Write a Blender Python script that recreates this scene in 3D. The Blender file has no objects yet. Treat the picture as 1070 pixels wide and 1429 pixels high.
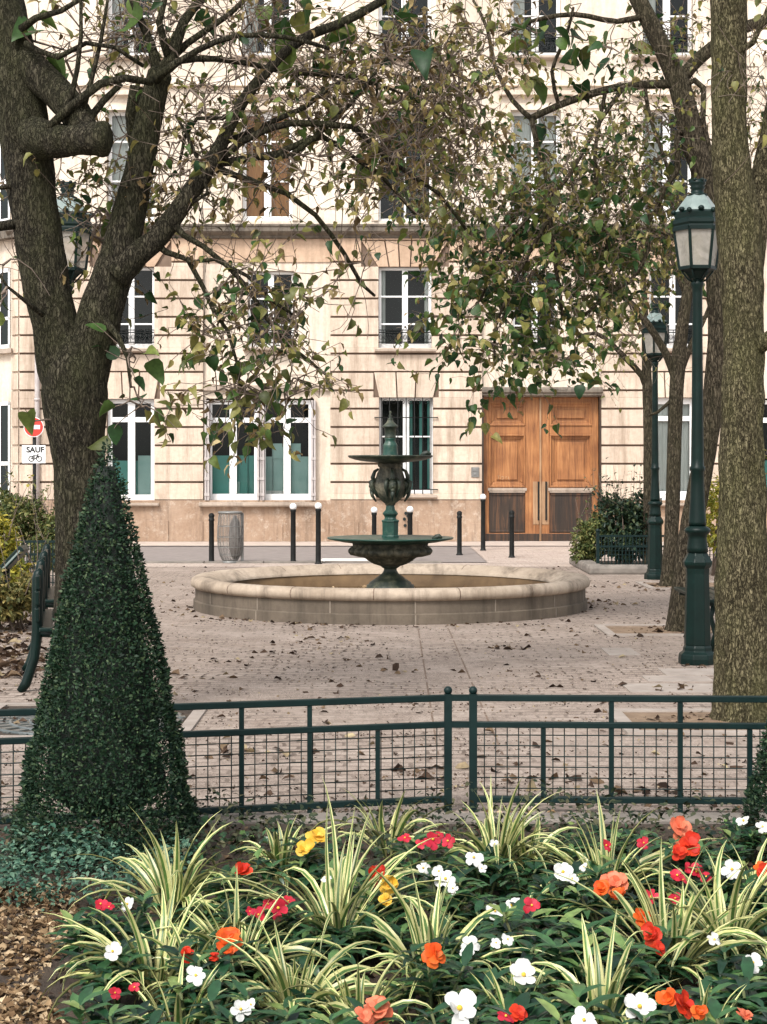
import bpy, math, random
from mathutils import Vector, Matrix, noise
R = math.radians
PI = math.pi
sc = bpy.context.scene
COL = sc.collection
F, CU, HV, CH = 2300.0, 535.0, 653.0, 1.6
rng = random.Random(7)

# ---------------------------------------------------------------- helpers
def P(u, v, d):
    return Vector(((u - CU) / F * d, d, CH - (v - HV) / F * d))
def gd(v, z=0.0):
    return (CH - z) * F / (v - HV)
def G(u, v, z=0.0):
    d = gd(v, z)
    return Vector(((u - CU) / F * d, d, z))

class MB:
    def __init__(s):
        s.v, s.f, s.m, s.s = [], [], [], []
    def face(s, idx, m=0, sm=False):
        s.f.append(tuple(idx)); s.m.append(m); s.s.append(sm)
    def poly(s, pts, m=0, sm=False):
        b = len(s.v); s.v.extend(tuple(p) for p in pts)
        s.face(range(b, b + len(pts)), m, sm)
    def box(s, x0, x1, y0, y1, z0, z1, m=0):
        b = len(s.v)
        s.v += [(x0,y0,z0),(x1,y0,z0),(x1,y1,z0),(x0,y1,z0),(x0,y0,z1),(x1,y0,z1),(x1,y1,z1),(x0,y1,z1)]
        for q in ((0,3,2,1),(4,5,6,7),(0,1,5,4),(1,2,6,5),(2,3,7,6),(3,0,4,7)):
            s.face([b + i for i in q], m)
    def bar(s, a, c, w, h, m=0, up=(0,0,1)):
        a, c = Vector(a), Vector(c); t = (c - a).normalized()
        up = Vector(up)
        if abs(t.dot(up)) > .99: up = Vector((0,1,0))
        x = t.cross(up).normalized(); y = x.cross(t)
        b = len(s.v)
        for p in (a, c):
            for i, j in ((-1,-1),(1,-1),(1,1),(-1,1)):
                s.v.append(tuple(p + x*(i*w/2) + y*(j*h/2)))
        for q in ((0,1,2,3),(7,6,5,4),(0,4,5,1),(1,5,6,2),(2,6,7,3),(3,7,4,0)):
            s.face([b + i for i in q], m)
    def tube(s, pts, rad, sides=6, m=0, caps=True, rough=0.0, sm=True, ridge=.6):
        n = len(pts)
        if n < 2: return
        pts = [Vector(p) for p in pts]
        if not hasattr(rad, '__len__'): rad = [rad] * n
        t = (pts[1] - pts[0]).normalized()
        x = t.orthogonal().normalized()
        b0 = len(s.v)
        for i in range(n):
            if i == 0: tt = pts[1] - pts[0]
            elif i == n-1: tt = pts[-1] - pts[-2]
            else: tt = pts[i+1] - pts[i-1]
            if tt.length < 1e-9: tt = t.copy()
            tt.normalize()
            x = x - tt * x.dot(tt)
            if x.length < 1e-6: x = tt.orthogonal()
            x.normalize(); y = tt.cross(x)
            for k in range(sides):
                a = 2*PI*k/sides
                r = rad[i]
                dv = x*math.cos(a) + y*math.sin(a)
                if rough:
                    q = pts[i] + dv*r
                    r *= 1 + rough*(noise.noise(q*5.0) + ridge*noise.noise(Vector((q.x*26, q.y*26, q.z*4.5))) + ridge*.5*noise.noise(Vector((q.x*55, q.y*55, q.z*14))))
                s.v.append(tuple(pts[i] + dv*r))
        for i in range(n-1):
            for k in range(sides):
                k2 = (k+1) % sides
                s.face((b0+i*sides+k, b0+i*sides+k2, b0+(i+1)*sides+k2, b0+(i+1)*sides+k), m, sm)
        if caps:
            s.face([b0 + k for k in reversed(range(sides))], m)
            s.face([b0 + (n-1)*sides + k for k in range(sides)], m)
    def lathe(s, prof, seg, c=(0,0,0), m=0, sm=True, mod=None, a0=0.0, caps=True):
        b0 = len(s.v); n = len(prof)
        for (r, z) in prof:
            for k in range(seg):
                a = 2*PI*k/seg + a0
                rr = r if mod is None else mod(r, z, a)
                s.v.append((c[0] + rr*math.cos(a), c[1] + rr*math.sin(a), c[2] + z))
        for i in range(n-1):
            for k in range(seg):
                k2 = (k+1) % seg
                s.face((b0+i*seg+k, b0+i*seg+k2, b0+(i+1)*seg+k2, b0+(i+1)*seg+k), m, sm)
        if caps:
            s.face([b0 + k for k in reversed(range(seg))], m)
            s.face([b0 + (n-1)*seg + k for k in range(seg)], m)
    def ball(s, c, r, m=0, seg=12, rings=7, sq=(1,1,1)):
        c = Vector(c); b0 = len(s.v)
        for i in range(rings+1):
            th = PI*(i+.02)/(rings+.04)
            for k in range(seg):
                a = 2*PI*k/seg
                s.v.append((c.x + r*sq[0]*math.sin(th)*math.cos(a), c.y + r*sq[1]*math.sin(th)*math.sin(a), c.z - r*sq[2]*math.cos(th)))
        for i in range(rings):
            for k in range(seg):
                k2 = (k+1) % seg
                s.face((b0+i*seg+k, b0+i*seg+k2, b0+(i+1)*seg+k2, b0+(i+1)*seg+k), m, True)
    def prismx(s, prof, x0, x1, m=0):
        """profile of (y, z), extruded along x"""
        b = len(s.v); n = len(prof)
        for x in (x0, x1):
            for (y, z) in prof: s.v.append((x, y, z))
        for i in range(n):
            j = (i+1) % n
            s.face((b+i, b+n+i, b+n+j, b+j), m)
        s.face(range(b, b+n), m); s.face([b+n+i for i in reversed(range(n))], m)
    def prismy(s, prof, y0, y1, m=0):
        """profile of (x, z), extruded along y"""
        b = len(s.v); n = len(prof)
        for y in (y0, y1):
            for (x, z) in prof: s.v.append((x, y, z))
        for i in range(n):
            j = (i+1) % n
            s.face((b+i, b+j, b+n+j, b+n+i), m)
        s.face([b+i for i in reversed(range(n))], m); s.face([b+n+i for i in range(n)], m)
    def leaf(s, p, d, nrm, L, W, m=0, fold=.2, curl=.4, prof=((.33,1.0),(.7,.72))):
        d = d.normalized(); side = d.cross(nrm)
        if side.length < 1e-5: side = d.orthogonal()
        side.normalize(); up = side.cross(d).normalized()
        b = len(s.v); s.v.append(tuple(p))
        for t, w in prof:
            c = p + d*(L*t) - up*(curl*L*t*t)
            o = side*(W*.5*w); q = up*(fold*W*.5*w)
            s.v += [tuple(c - o + q), tuple(c), tuple(c + o + q)]
        s.v.append(tuple(p + d*L*(1-.25*abs(curl)) - up*(curl*L)))
        k = len(prof)
        s.face((b, b+2, b+1), m, True); s.face((b, b+3, b+2), m, True)
        for i in range(k-1):
            q = b+1+3*i
            s.face((q, q+1, q+4, q+3), m, True); s.face((q+1, q+2, q+5, q+4), m, True)
        q = b+1+3*(k-1)
        s.face((q, q+1, q+3), m, True); s.face((q+1, q+2, q+3), m, True)
    def build(s, name, mats, parent=None, origin=None, bevel=0.0):
        if not isinstance(mats, (list, tuple)): mats = [mats]
        if origin is None: origin = root_loc(parent) if parent is not None else (0,0,0)
        ox, oy, oz = origin
        me = bpy.data.meshes.new(name)
        me.from_pydata([(x-ox, y-oy, z-oz) for x, y, z in s.v], [], s.f)
        for mm in mats: me.materials.append(mm)
        me.polygons.foreach_set('material_index', s.m)
        me.polygons.foreach_set('use_smooth', s.s)
        me.update()
        o = bpy.data.objects.new(name, me); COL.objects.link(o)
        if parent is not None: o.parent = parent
        else: o.location = origin
        if bevel:
            b = o.modifiers.new('bevel', 'BEVEL'); b.width = bevel; b.segments = 2; b.limit_method = 'ANGLE'; b.angle_limit = R(40)
        return o

def root_loc(o):
    while o.parent is not None: o = o.parent
    return tuple(o.location)
def tag(o, label=None, cat=None, group=None, kind=None):
    if label: o['label'] = label
    if cat: o['category'] = cat
    if group: o['group'] = group
    if kind: o['kind'] = kind
    return o
def thing(name, label, cat, loc=(0,0,0), group=None):
    o = bpy.data.objects.new(name, None); COL.objects.link(o)
    o.location = loc; o.empty_display_size = .2
    return tag(o, label, cat, group)
def dup(root, loc, label=None, rz=0.0, scale=1.0):
    r = root.copy(); COL.objects.link(r); r.location = loc
    r.rotation_euler = (0, 0, rz); r.scale = (scale,)*3
    if label: r['label'] = label
    for ch in list(root.children):
        c = ch.copy(); COL.objects.link(c); c.parent = r
        for g in list(ch.children):
            e = g.copy(); COL.objects.link(e); e.parent = c
    return r

# ---------------------------------------------------------------- materials
def nt(name):
    m = bpy.data.materials.new(name); m.use_nodes = True
    n = m.node_tree; b = n.nodes['Principled BSDF']
    return m, n, b
def N(n, typ, **kw):
    x = n.nodes.new(typ)
    for k, v in kw.items():
        if k in x.inputs: x.inputs[k].default_value = v
        else: setattr(x, k, v)
    return x
def ramp(n, stops, fac, interp='LINEAR'):
    r = n.nodes.new('ShaderNodeValToRGB'); e = r.color_ramp; e.interpolation = interp
    while len(e.elements) > 1: e.elements.remove(e.elements[-1])
    e.elements[0].position = stops[0][0]; e.elements[0].color = (*stops[0][1], 1)
    for p, c in stops[1:]:
        k = e.elements.new(p); k.color = (*c, 1)
    n.links.new(fac, r.inputs[0]); return r
def coords(n, scale=(1,1,1)):
    tc = n.nodes.new('ShaderNodeTexCoord'); mp = n.nodes.new('ShaderNodeMapping')
    mp.inputs['Scale'].default_value = scale
    n.links.new(tc.outputs['Object'], mp.inputs[0]); return mp.outputs[0]
def mixc(n, fac, a, b, mode='MIX'):
    x = n.nodes.new('ShaderNodeMix'); x.data_type = 'RGBA'; x.blend_type = mode
    for i, val in ((0, fac), (6, a), (7, b)):
        if hasattr(val, 'node'): n.links.new(val, x.inputs[i])
        else: x.inputs[i].default_value = val if i == 0 else (*val, 1)
    return x.outputs[2]
def bump(n, b, h, strength=.4, dist=.02):
    x = N(n, 'ShaderNodeBump', Strength=strength, Distance=dist)
    n.links.new(h, x.inputs['Height']); n.links.new(x.outputs[0], b.inputs['Normal'])
def noisy(name, stops, scale=4, detail=6, rough=.8, metal=0, aspect=(1,1,1), bstr=.3, bdist=.01, bscale=None, spec=None, island=0.0, dist=0.0):
    m, n, b = nt(name)
    c = coords(n, aspect)
    t = N(n, 'ShaderNodeTexNoise', Scale=scale, Detail=detail, Roughness=.62, Distortion=dist)
    n.links.new(c, t.inputs['Vector'])
    col = ramp(n, stops, t.outputs['Fac']).outputs[0]
    if island:
        g = n.nodes.new('ShaderNodeNewGeometry')
        rr = ramp(n, [(0, (1-island,)*3), (1, (1+island*.3,)*3)], g.outputs['Random Per Island'])
        col = mixc(n, 1.0, col, rr.outputs[0], 'MULTIPLY')
    n.links.new(col, b.inputs['Base Color'])
    b.inputs['Roughness'].default_value = rough; b.inputs['Metallic'].default_value = metal
    if spec is not None: b.inputs['Specular IOR Level'].default_value = spec
    if bstr:
        t2 = N(n, 'ShaderNodeTexNoise', Scale=bscale or scale*6, Detail=6, Roughness=.65)
        n.links.new(c, t2.inputs['Vector']); bump(n, b, t2.outputs['Fac'], bstr, bdist)
    return m
def leafmat(name, stops, rough=.5, trans=.3, spec=.35, interp='LINEAR'):
    m, n, b = nt(name)
    g = n.nodes.new('ShaderNodeNewGeometry')
    r = ramp(n, stops, g.outputs['Random Per Island'], interp)
    c = coords(n); t = N(n, 'ShaderNodeTexNoise', Scale=40, Detail=3); n.links.new(c, t.inputs['Vector'])
    v = ramp(n, [(.3, (.72,)*3), (.7, (1.15,)*3)], t.outputs['Fac'])
    col = mixc(n, 1.0, r.outputs[0], v.outputs[0], 'MULTIPLY')
    n.links.new(col, b.inputs['Base Color'])
    b.inputs['Roughness'].default_value = rough; b.inputs['Specular IOR Level'].default_value = spec
    if trans:
        tr = n.nodes.new('ShaderNodeBsdfTranslucent'); n.links.new(col, tr.inputs[0])
        mx = N(n, 'ShaderNodeMixShader', Fac=trans)
        n.links.new(b.outputs[0], mx.inputs[1]); n.links.new(tr.outputs[0], mx.inputs[2])
        n.links.new(mx.outputs[0], n.nodes['Material Output'].inputs[0])
    return m

M = {}
# stone of the facade
def stone(name, c0, c1, stain, amt=.45, plinth=False):
    m, n, b = nt(name)
    c = coords(n)
    big = N(n, 'ShaderNodeTexNoise', Scale=.8, Detail=7, Roughness=.65); n.links.new(c, big.inputs['Vector'])
    fine = N(n, 'ShaderNodeTexNoise', Scale=14, Detail=6, Roughness=.7); n.links.new(c, fine.inputs['Vector'])
    streak = N(n, 'ShaderNodeTexNoise', Scale=2.2, Detail=6, Roughness=.7)
    n.links.new(coords(n, (2.6, 1, .28)), streak.inputs['Vector'])
    a = ramp(n, [(.3, c0), (.7, c1)], big.outputs['Fac']).outputs[0]
    f = ramp(n, [(.3, (.86,.85,.84)), (.65, (1.06,1.06,1.06))], fine.outputs['Fac']).outputs[0]
    a = mixc(n, 1.0, a, f, 'MULTIPLY')
    g = n.nodes.new('ShaderNodeNewGeometry')
    a = mixc(n, 1.0, a, ramp(n, [(0,(.86,.84,.82)),(.5,(.98,.97,.96)),(1,(1.06,1.05,1.03))], g.outputs['Random Per Island']).outputs[0], 'MULTIPLY')
    sm = ramp(n, [(.47, (0,0,0)), (.76, (amt,)*3)], streak.outputs['Fac']).outputs[0]
    a = mixc(n, sm, a, stain)
    if plinth:
        pt = N(n, 'ShaderNodeTexNoise', Scale=5.5, Detail=12, Roughness=.82, Distortion=.15); n.links.new(c, pt.inputs['Vector'])
        pm = ramp(n, [(.52, (0,0,0)), (.66, (.8,)*3)], pt.outputs['Fac']).outputs[0]
        a = mixc(n, pm, a, (.55,.47,.39))
    n.links.new(a, b.inputs['Base Color']); b.inputs['Roughness'].default_value = .88
    b.inputs['Specular IOR Level'].default_value = .25
    bump(n, b, fine.outputs['Fac'], .25, .012)
    return m
M['stone'] = stone('pale_limestone', (.555,.45,.36), (.685,.585,.485), (.27,.20,.145), .95)
M['stone_ochre'] = stone('ochre_limestone', (.49,.345,.245), (.60,.45,.335), (.30,.21,.14), .7)
M['bay'] = stone('smooth_limestone', (.64,.55,.455), (.755,.67,.57), (.38,.29,.22), .8)
M['upper'] = stone('cream_plaster', (.67,.585,.49), (.785,.71,.61), (.42,.33,.26), .75)
M['groove'] = noisy('dark_joint', [(.3,(.10,.065,.045)),(.7,(.2,.14,.10))], 3, bstr=0)  # dark brown tone for pier grooves, rim joints and drain lines
M['plinth'] = stone('stained_plinth', (.30,.20,.135), (.45,.335,.25), (.13,.09,.065), .85, True)
M['cornice'] = stone('weathered_cornice', (.10,.088,.074), (.22,.19,.155), (.035,.032,.03), .9)
M['sill'] = stone('weathered_sill', (.34,.28,.23), (.5,.42,.35), (.14,.11,.09), .8)
M['white'] = noisy('white_paint', [(.3,(.76,.77,.76)),(.7,(.84,.84,.83))], 3, rough=.45, bstr=.05)
M['shutter'] = noisy('grey_shutter', [(.3,(.36,.32,.31)),(.7,(.5,.46,.44))], 5, rough=.5, bstr=.1)
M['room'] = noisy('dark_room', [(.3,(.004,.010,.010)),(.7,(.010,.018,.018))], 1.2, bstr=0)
M['curtain_rust'] = noisy('rust_curtain', [(.3,(.34,.14,.04)),(.7,(.5,.24,.08))], 2, aspect=(9,1,.5), rough=.9, bstr=0)
M['curtain_grey'] = noisy('net_curtain', [(.3,(.42,.42,.4)),(.7,(.6,.6,.57))], 2, aspect=(9,1,.5), rough=.9, bstr=0)
M['film'] = noisy('teal_film', [(.3,(.05,.21,.18)),(.7,(.07,.29,.25))], 1.5, rough=.5, bstr=0)
M['film_pale'] = noisy('pale_film', [(.3,(.22,.36,.33)),(.7,(.33,.47,.44))], 1.5, rough=.5, bstr=0)
def glass(name, ior=1.5, tint=(.9,.95,.94)):
    m, n, b = nt(name)
    t = n.nodes.new('ShaderNodeBsdfTransparent'); t.inputs[0].default_value = (*tint, 1)
    g = N(n, 'ShaderNodeBsdfGlossy', Roughness=.03)
    fr = N(n, 'ShaderNodeFresnel', IOR=ior); mx = n.nodes.new('ShaderNodeMixShader')
    n.links.new(fr.outputs[0], mx.inputs[0]); n.links.new(t.outputs[0], mx.inputs[1]); n.links.new(g.outputs[0], mx.inputs[2])
    n.links.new(mx.outputs[0], n.nodes['Material Output'].inputs[0]); return m
M['glass'] = glass('window_glass', 1.4)
M['iron'] = noisy('black_iron', [(.3,(.006,.007,.007)),(.7,(.016,.017,.016))], 8, rough=.55, bstr=.15, spec=.2)
M['bronze_brightened'] = noisy('brightened_iron', [(.3,(.02,.024,.016)),(.46,(.05,.05,.034)),(.6,(.13,.12,.082)),(.78,(.27,.245,.175))], 11, detail=9, rough=.6, bstr=.5, bdist=.012)  # light painted into the tone for the bowl's dim underside; vase shares it
M['green'] = noisy('green_cast_iron', [(.3,(.0008,.008,.0065)),(.62,(.0015,.0135,.011)),(.74,(.005,.026,.022)),(.8,(.06,.09,.08))], 7, detail=9, rough=.42, spec=.25, bstr=.2, bdist=.004)
M['fence'] = noisy('fence_paint', [(.3,(.002,.011,.011)),(.7,(.004,.019,.018))], 9, rough=.5, spec=.25, bstr=.15, bdist=.003)
M['bronze'] = noisy('verdigris_iron', [(.3,(.008,.015,.010)),(.48,(.02,.032,.022)),(.6,(.06,.068,.042)),(.75,(.17,.165,.11))], 9, rough=.5, bstr=.45, bdist=.012)
M['bronze_green'] = noisy('green_painted_iron', [(.3,(.004,.028,.020)),(.56,(.009,.055,.040)),(.75,(.08,.12,.085))], 9, rough=.4, bstr=.25, bdist=.006)
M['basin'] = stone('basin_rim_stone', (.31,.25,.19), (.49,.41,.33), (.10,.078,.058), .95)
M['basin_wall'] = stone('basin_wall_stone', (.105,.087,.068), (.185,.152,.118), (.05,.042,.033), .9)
M['basin_in'] = noisy('basin_inside', [(.3,(.085,.05,.023)),(.7,(.2,.125,.06))], 3, bstr=.3)
M['joint'] = noisy('mortar', [(.3,(.2,.165,.13)),(.7,(.3,.25,.2))], 20, bstr=0)
M['wood'] = None
def wood(name, dark, mid, lite, scl=3.0):
    m, n, b = nt(name)
    c = coords(n, (9, 1, .55))
    t = N(n, 'ShaderNodeTexNoise', Scale=scl, Detail=8, Roughness=.7, Distortion=.4); n.links.new(c, t.inputs['Vector'])
    a = ramp(n, [(.28, dark), (.5, mid), (.75, lite)], t.outputs['Fac']).outputs[0]
    w = N(n, 'ShaderNodeTexNoise', Scale=1.3, Detail=5); n.links.new(coords(n), w.inputs['Vector'])
    a = mixc(n, 1.0, a, ramp(n, [(.35, (.62,.55,.5)), (.6, (1.05,1.05,1.05))], w.outputs['Fac']).outputs[0], 'MULTIPLY')
    n.links.new(a, b.inputs['Base Color']); b.inputs['Roughness'].default_value = .5
    bump(n, b, t.outputs['Fac'], .2, .01); return m
M['wood'] = wood('varnished_oak', (.14,.05,.017), (.33,.138,.046), (.49,.24,.092))
M['wood_worn'] = wood('worn_oak', (.008,.0065,.005), (.034,.02,.012), (.19,.08,.03), 1.2)
M['wood_pale'] = wood('bare_oak', (.2,.11,.055), (.36,.22,.12), (.47,.32,.19))
M['zinc'] = noisy('zinc_roof', [(.3,(.2,.22,.24)),(.7,(.3,.32,.34))], 2, rough=.5, bstr=.1)

def bark(name, dark, mid, lite, moss, mossamt=.5, sx=30, sz=6, depth=.03):
    m, n, b = nt(name)
    c = coords(n, (sx, sx, sz))
    t = N(n, 'ShaderNodeTexNoise', Scale=1.0, Detail=8, Roughness=.68, Distortion=1.2); n.links.new(c, t.inputs['Vector'])
    v = N(n, 'ShaderNodeTexVoronoi', Scale=1.6); v.feature = 'DISTANCE_TO_EDGE'
    dn = N(n, 'ShaderNodeTexNoise', Scale=2.0, Detail=4); n.links.new(c, dn.inputs['Vector'])
    add = n.nodes.new('ShaderNodeVectorMath'); add.operation = 'ADD'
    sc_ = n.nodes.new('ShaderNodeVectorMath'); sc_.operation = 'SCALE'; sc_.inputs['Scale'].default_value = 1.4
    n.links.new(dn.outputs['Color'], sc_.inputs[0]); n.links.new(c, add.inputs[0]); n.links.new(sc_.outputs[0], add.inputs[1])
    n.links.new(add.outputs[0], v.inputs['Vector'])
    a = ramp(n, [(.3, dark), (.5, mid), (.72, lite)], t.outputs['Fac']).outputs[0]
    crack = ramp(n, [(0, (.22,.2,.18)), (.15, (1,1,1))], v.outputs['Distance'])
    a = mixc(n, .8, a, crack.outputs[0], 'MULTIPLY')
    g = N(n, 'ShaderNodeTexNoise', Scale=3.0, Detail=6, Roughness=.7); n.links.new(coords(n, (1,1,.5)), g.inputs['Vector'])
    mm = ramp(n, [(.42, (0,0,0)), (.62, (mossamt,)*3)], g.outputs['Fac']).outputs[0]
    a = mixc(n, mm, a, moss)
    n.links.new(a, b.inputs['Base Color']); b.inputs['Roughness'].default_value = .95
    b.inputs['Specular IOR Level'].default_value = .15
    h = mixc(n, .5, t.outputs['Fac'], crack.outputs[0])
    bump(n, b, h, 1.0, depth*1.5); return m
M['bark_l'] = bark('dark_bark', (.018,.016,.011), (.052,.046,.032), (.135,.12,.084), (.055,.058,.026), .6, 34, 9)
M['bark_r'] = bark('ridged_bark', (.038,.031,.018), (.125,.108,.062), (.38,.33,.20), (.115,.115,.046), .5, 36, 12, .03)
M['bark_b'] = bark('brown_bark', (.035,.029,.02), (.085,.07,.048), (.17,.14,.10), (.07,.068,.035), .4, 30, 6)
M['twig'] = noisy('twig_bark', [(.3,(.07,.05,.038)),(.7,(.21,.16,.122))], 12, bstr=0)
GREEN = [(0,(.014,.045,.016)),(.4,(.034,.085,.022)),(.75,(.08,.14,.03)),(1,(.17,.21,.05))]
OLIVE = [(0,(.06,.075,.022)),(.4,(.135,.145,.038)),(.75,(.24,.225,.062)),(1,(.36,.31,.11))]
BROWN = [(0,(.09,.06,.028)),(.4,(.20,.14,.062)),(.75,(.33,.25,.115)),(1,(.48,.39,.21))]
M['lf_green'] = leafmat('green_leaf', GREEN)
M['lf_olive'] = leafmat('olive_leaf', OLIVE)
M['lf_brown'] = leafmat('dry_leaf', BROWN, .7, .25, .2)
LEAFM = [M['lf_green'], M['lf_olive'], M['lf_brown']]
M['yew'] = leafmat('yew_needles', [(0,(.006,.018,.010)),(.5,(.013,.037,.018)),(.82,(.03,.064,.03)),(1,(.085,.125,.058))], .55, .10, .22)
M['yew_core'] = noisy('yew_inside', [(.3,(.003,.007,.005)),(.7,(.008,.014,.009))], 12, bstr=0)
M['imp_leaf'] = leafmat('dark_glossy_leaf', [(0,(.006,.026,.014)),(.4,(.02,.07,.03)),(.75,(.062,.15,.055)),(.92,(.16,.26,.08)),(1,(.30,.34,.11))], .3, .18, .5)
M['cover'] = leafmat('ground_cover_leaf', [(0,(.018,.06,.04)),(.5,(.05,.13,.085)),(1,(.16,.26,.17))], .45, .15, .4)
M['ivy'] = leafmat('low_ivy_leaf', [(0,(.012,.025,.013)),(.6,(.035,.05,.024)),(1,(.10,.095,.05))], .6, .15, .3)
M['litter'] = leafmat('dead_leaf', [(0,(.06,.036,.02)),(.35,(.17,.105,.055)),(.7,(.33,.225,.125)),(1,(.58,.45,.29))], .8, .15, .15)
M['litter_dark'] = leafmat('fallen_leaf', [(0,(.025,.016,.012)),(.5,(.08,.05,.034)),(.85,(.17,.115,.07)),(1,(.4,.33,.2))], .8, .1, .15)
M['sp_edge'] = noisy('cream_blade_margin', [(.3,(.44,.45,.15)),(.7,(.70,.67,.34))], 20, rough=.38, bstr=0, island=.42)
M['sp_mid'] = noisy('green_blade_centre', [(.3,(.04,.11,.025)),(.7,(.13,.22,.05))], 14, rough=.35, bstr=0, island=.4)
def petal(name, a, b_):
    return leafmat(name, [(0, a), (1, b_)], .5, .3, .25)
M['fl_white'] = petal('white_petal', (.78,.78,.75), (.86,.86,.84))
M['fl_red'] = petal('crimson_petal', (.48,.015,.03), (.66,.04,.08))
M['fl_orange'] = petal('orange_petal', (.72,.085,.012), (.82,.17,.03))
M['fl_scarlet'] = petal('scarlet_petal', (.55,.025,.012), (.72,.06,.02))
M['fl_coral'] = petal('coral_petal', (.75,.16,.08), (.84,.28,.16))
M['fl_yellow'] = petal('yellow_petal', (.78,.44,.035), (.86,.58,.10))
M['fl_eye'] = noisy('flower_eye', [(.3,(.6,.35,.03)),(.7,(.75,.5,.06))], 30, bstr=0)
M['yellowgreen'] = leafmat('yellow_green_leaf', [(0,(.12,.15,.025)),(.5,(.34,.33,.05)),(1,(.62,.52,.08))], .5, .35)
M['shrub_dark'] = leafmat('dark_shrub_leaf', [(0,(.012,.03,.02)),(.6,(.035,.065,.035)),(1,(.10,.12,.05))], .45, .2)
M['shrub_mid'] = leafmat('mid_shrub_leaf', [(0,(.05,.08,.025)),(.6,(.13,.16,.05)),(1,(.3,.28,.10))], .5, .3)
M['soil'] = noisy('dark_soil', [(.3,(.03,.02,.014)),(.7,(.085,.06,.04))], 9, bstr=.6, bdist=.03)
M['pit'] = noisy('brown_earth', [(.3,(.14,.09,.055)),(.7,(.27,.19,.125))], 7, bstr=.6, bdist=.02)
M['asphalt'] = noisy('grey_asphalt', [(.3,(.19,.165,.155)),(.7,(.27,.235,.22))], 5, bstr=.3, bscale=120, bdist=.006)
M['pave'] = noisy('pale_pavement', [(.3,(.43,.36,.31)),(.7,(.54,.46,.4))], 2.5, bstr=.3, bscale=60)
M['kerbs'] = noisy('kerb_granite', [(.3,(.13,.115,.10)),(.7,(.25,.22,.19))], 5, bstr=.3)
M['slab'] = noisy('grey_slab', [(.3,(.26,.22,.19)),(.7,(.38,.33,.29))], 5, bstr=.3)
M['lampglass'] = None
m, n, b = nt('frosted_lamp_glass')
t = n.nodes.new('ShaderNodeBsdfTransparent')
c = coords(n); tn_ = N(n, 'ShaderNodeTexNoise', Scale=9, Detail=6, Roughness=.7, Distortion=1.0); n.links.new(c, tn_.inputs['Vector'])
n.links.new(ramp(n, [(.3,(.36,.34,.29)),(.55,(.50,.475,.42)),(.75,(.60,.58,.53))], tn_.outputs['Fac']).outputs[0], b.inputs['Base Color']); b.inputs['Roughness'].default_value = .18
mx = N(n, 'ShaderNodeMixShader', Fac=.42); n.links.new(b.outputs[0], mx.inputs[1]); n.links.new(t.outputs[0], mx.inputs[2])
n.links.new(mx.outputs[0], n.nodes['Material Output'].inputs[0]); M['lampglass'] = m
M['lamproof'] = noisy('lamp_roof_glass', [(.3,(.14,.19,.18)),(.7,(.27,.33,.31))], 9, rough=.3, bstr=.1)
m, n, b = nt('bin_liner')
t = n.nodes.new('ShaderNodeBsdfTransparent')
b.inputs['Base Color'].default_value = (.26,.24,.22,1); b.inputs['Roughness'].default_value = .3
mx = N(n, 'ShaderNodeMixShader', Fac=.74); n.links.new(b.outputs[0], mx.inputs[1]); n.links.new(t.outputs[0], mx.inputs[2])
n.links.new(mx.outputs[0], n.nodes['Material Output'].inputs[0]); M['liner'] = m
M['liner_dark'] = noisy('crumpled_grey_plastic', [(.3,(.07,.065,.06)),(.7,(.22,.2,.185))], 14, rough=.3, bstr=.4, bscale=20)
M['binmetal'] = noisy('bin_metal', [(.3,(.16,.16,.15)),(.7,(.26,.26,.25))], 9, rough=.4, metal=.4, bstr=0)
M['signred'] = noisy('sign_red', [(.3,(.55,.03,.02)),(.7,(.62,.05,.03))], 5, rough=.4, bstr=0)
M['teal'] = noisy('street_plate_enamel', [(.3,(.01,.09,.10)),(.7,(.02,.13,.14))], 5, rough=.3, bstr=0)
m, n, b = nt('shallow_water')
c = coords(n); t = N(n, 'ShaderNodeTexNoise', Scale=9, Detail=4); n.links.new(c, t.inputs['Vector'])
n.links.new(ramp(n, [(.35,(.04,.027,.014)),(.65,(.105,.072,.038))], t.outputs['Fac']).outputs[0], b.inputs['Base Color'])
b.inputs['Roughness'].default_value = .12; bump(n, b, t.outputs['Fac'], .15, .01); M['water'] = m

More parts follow.
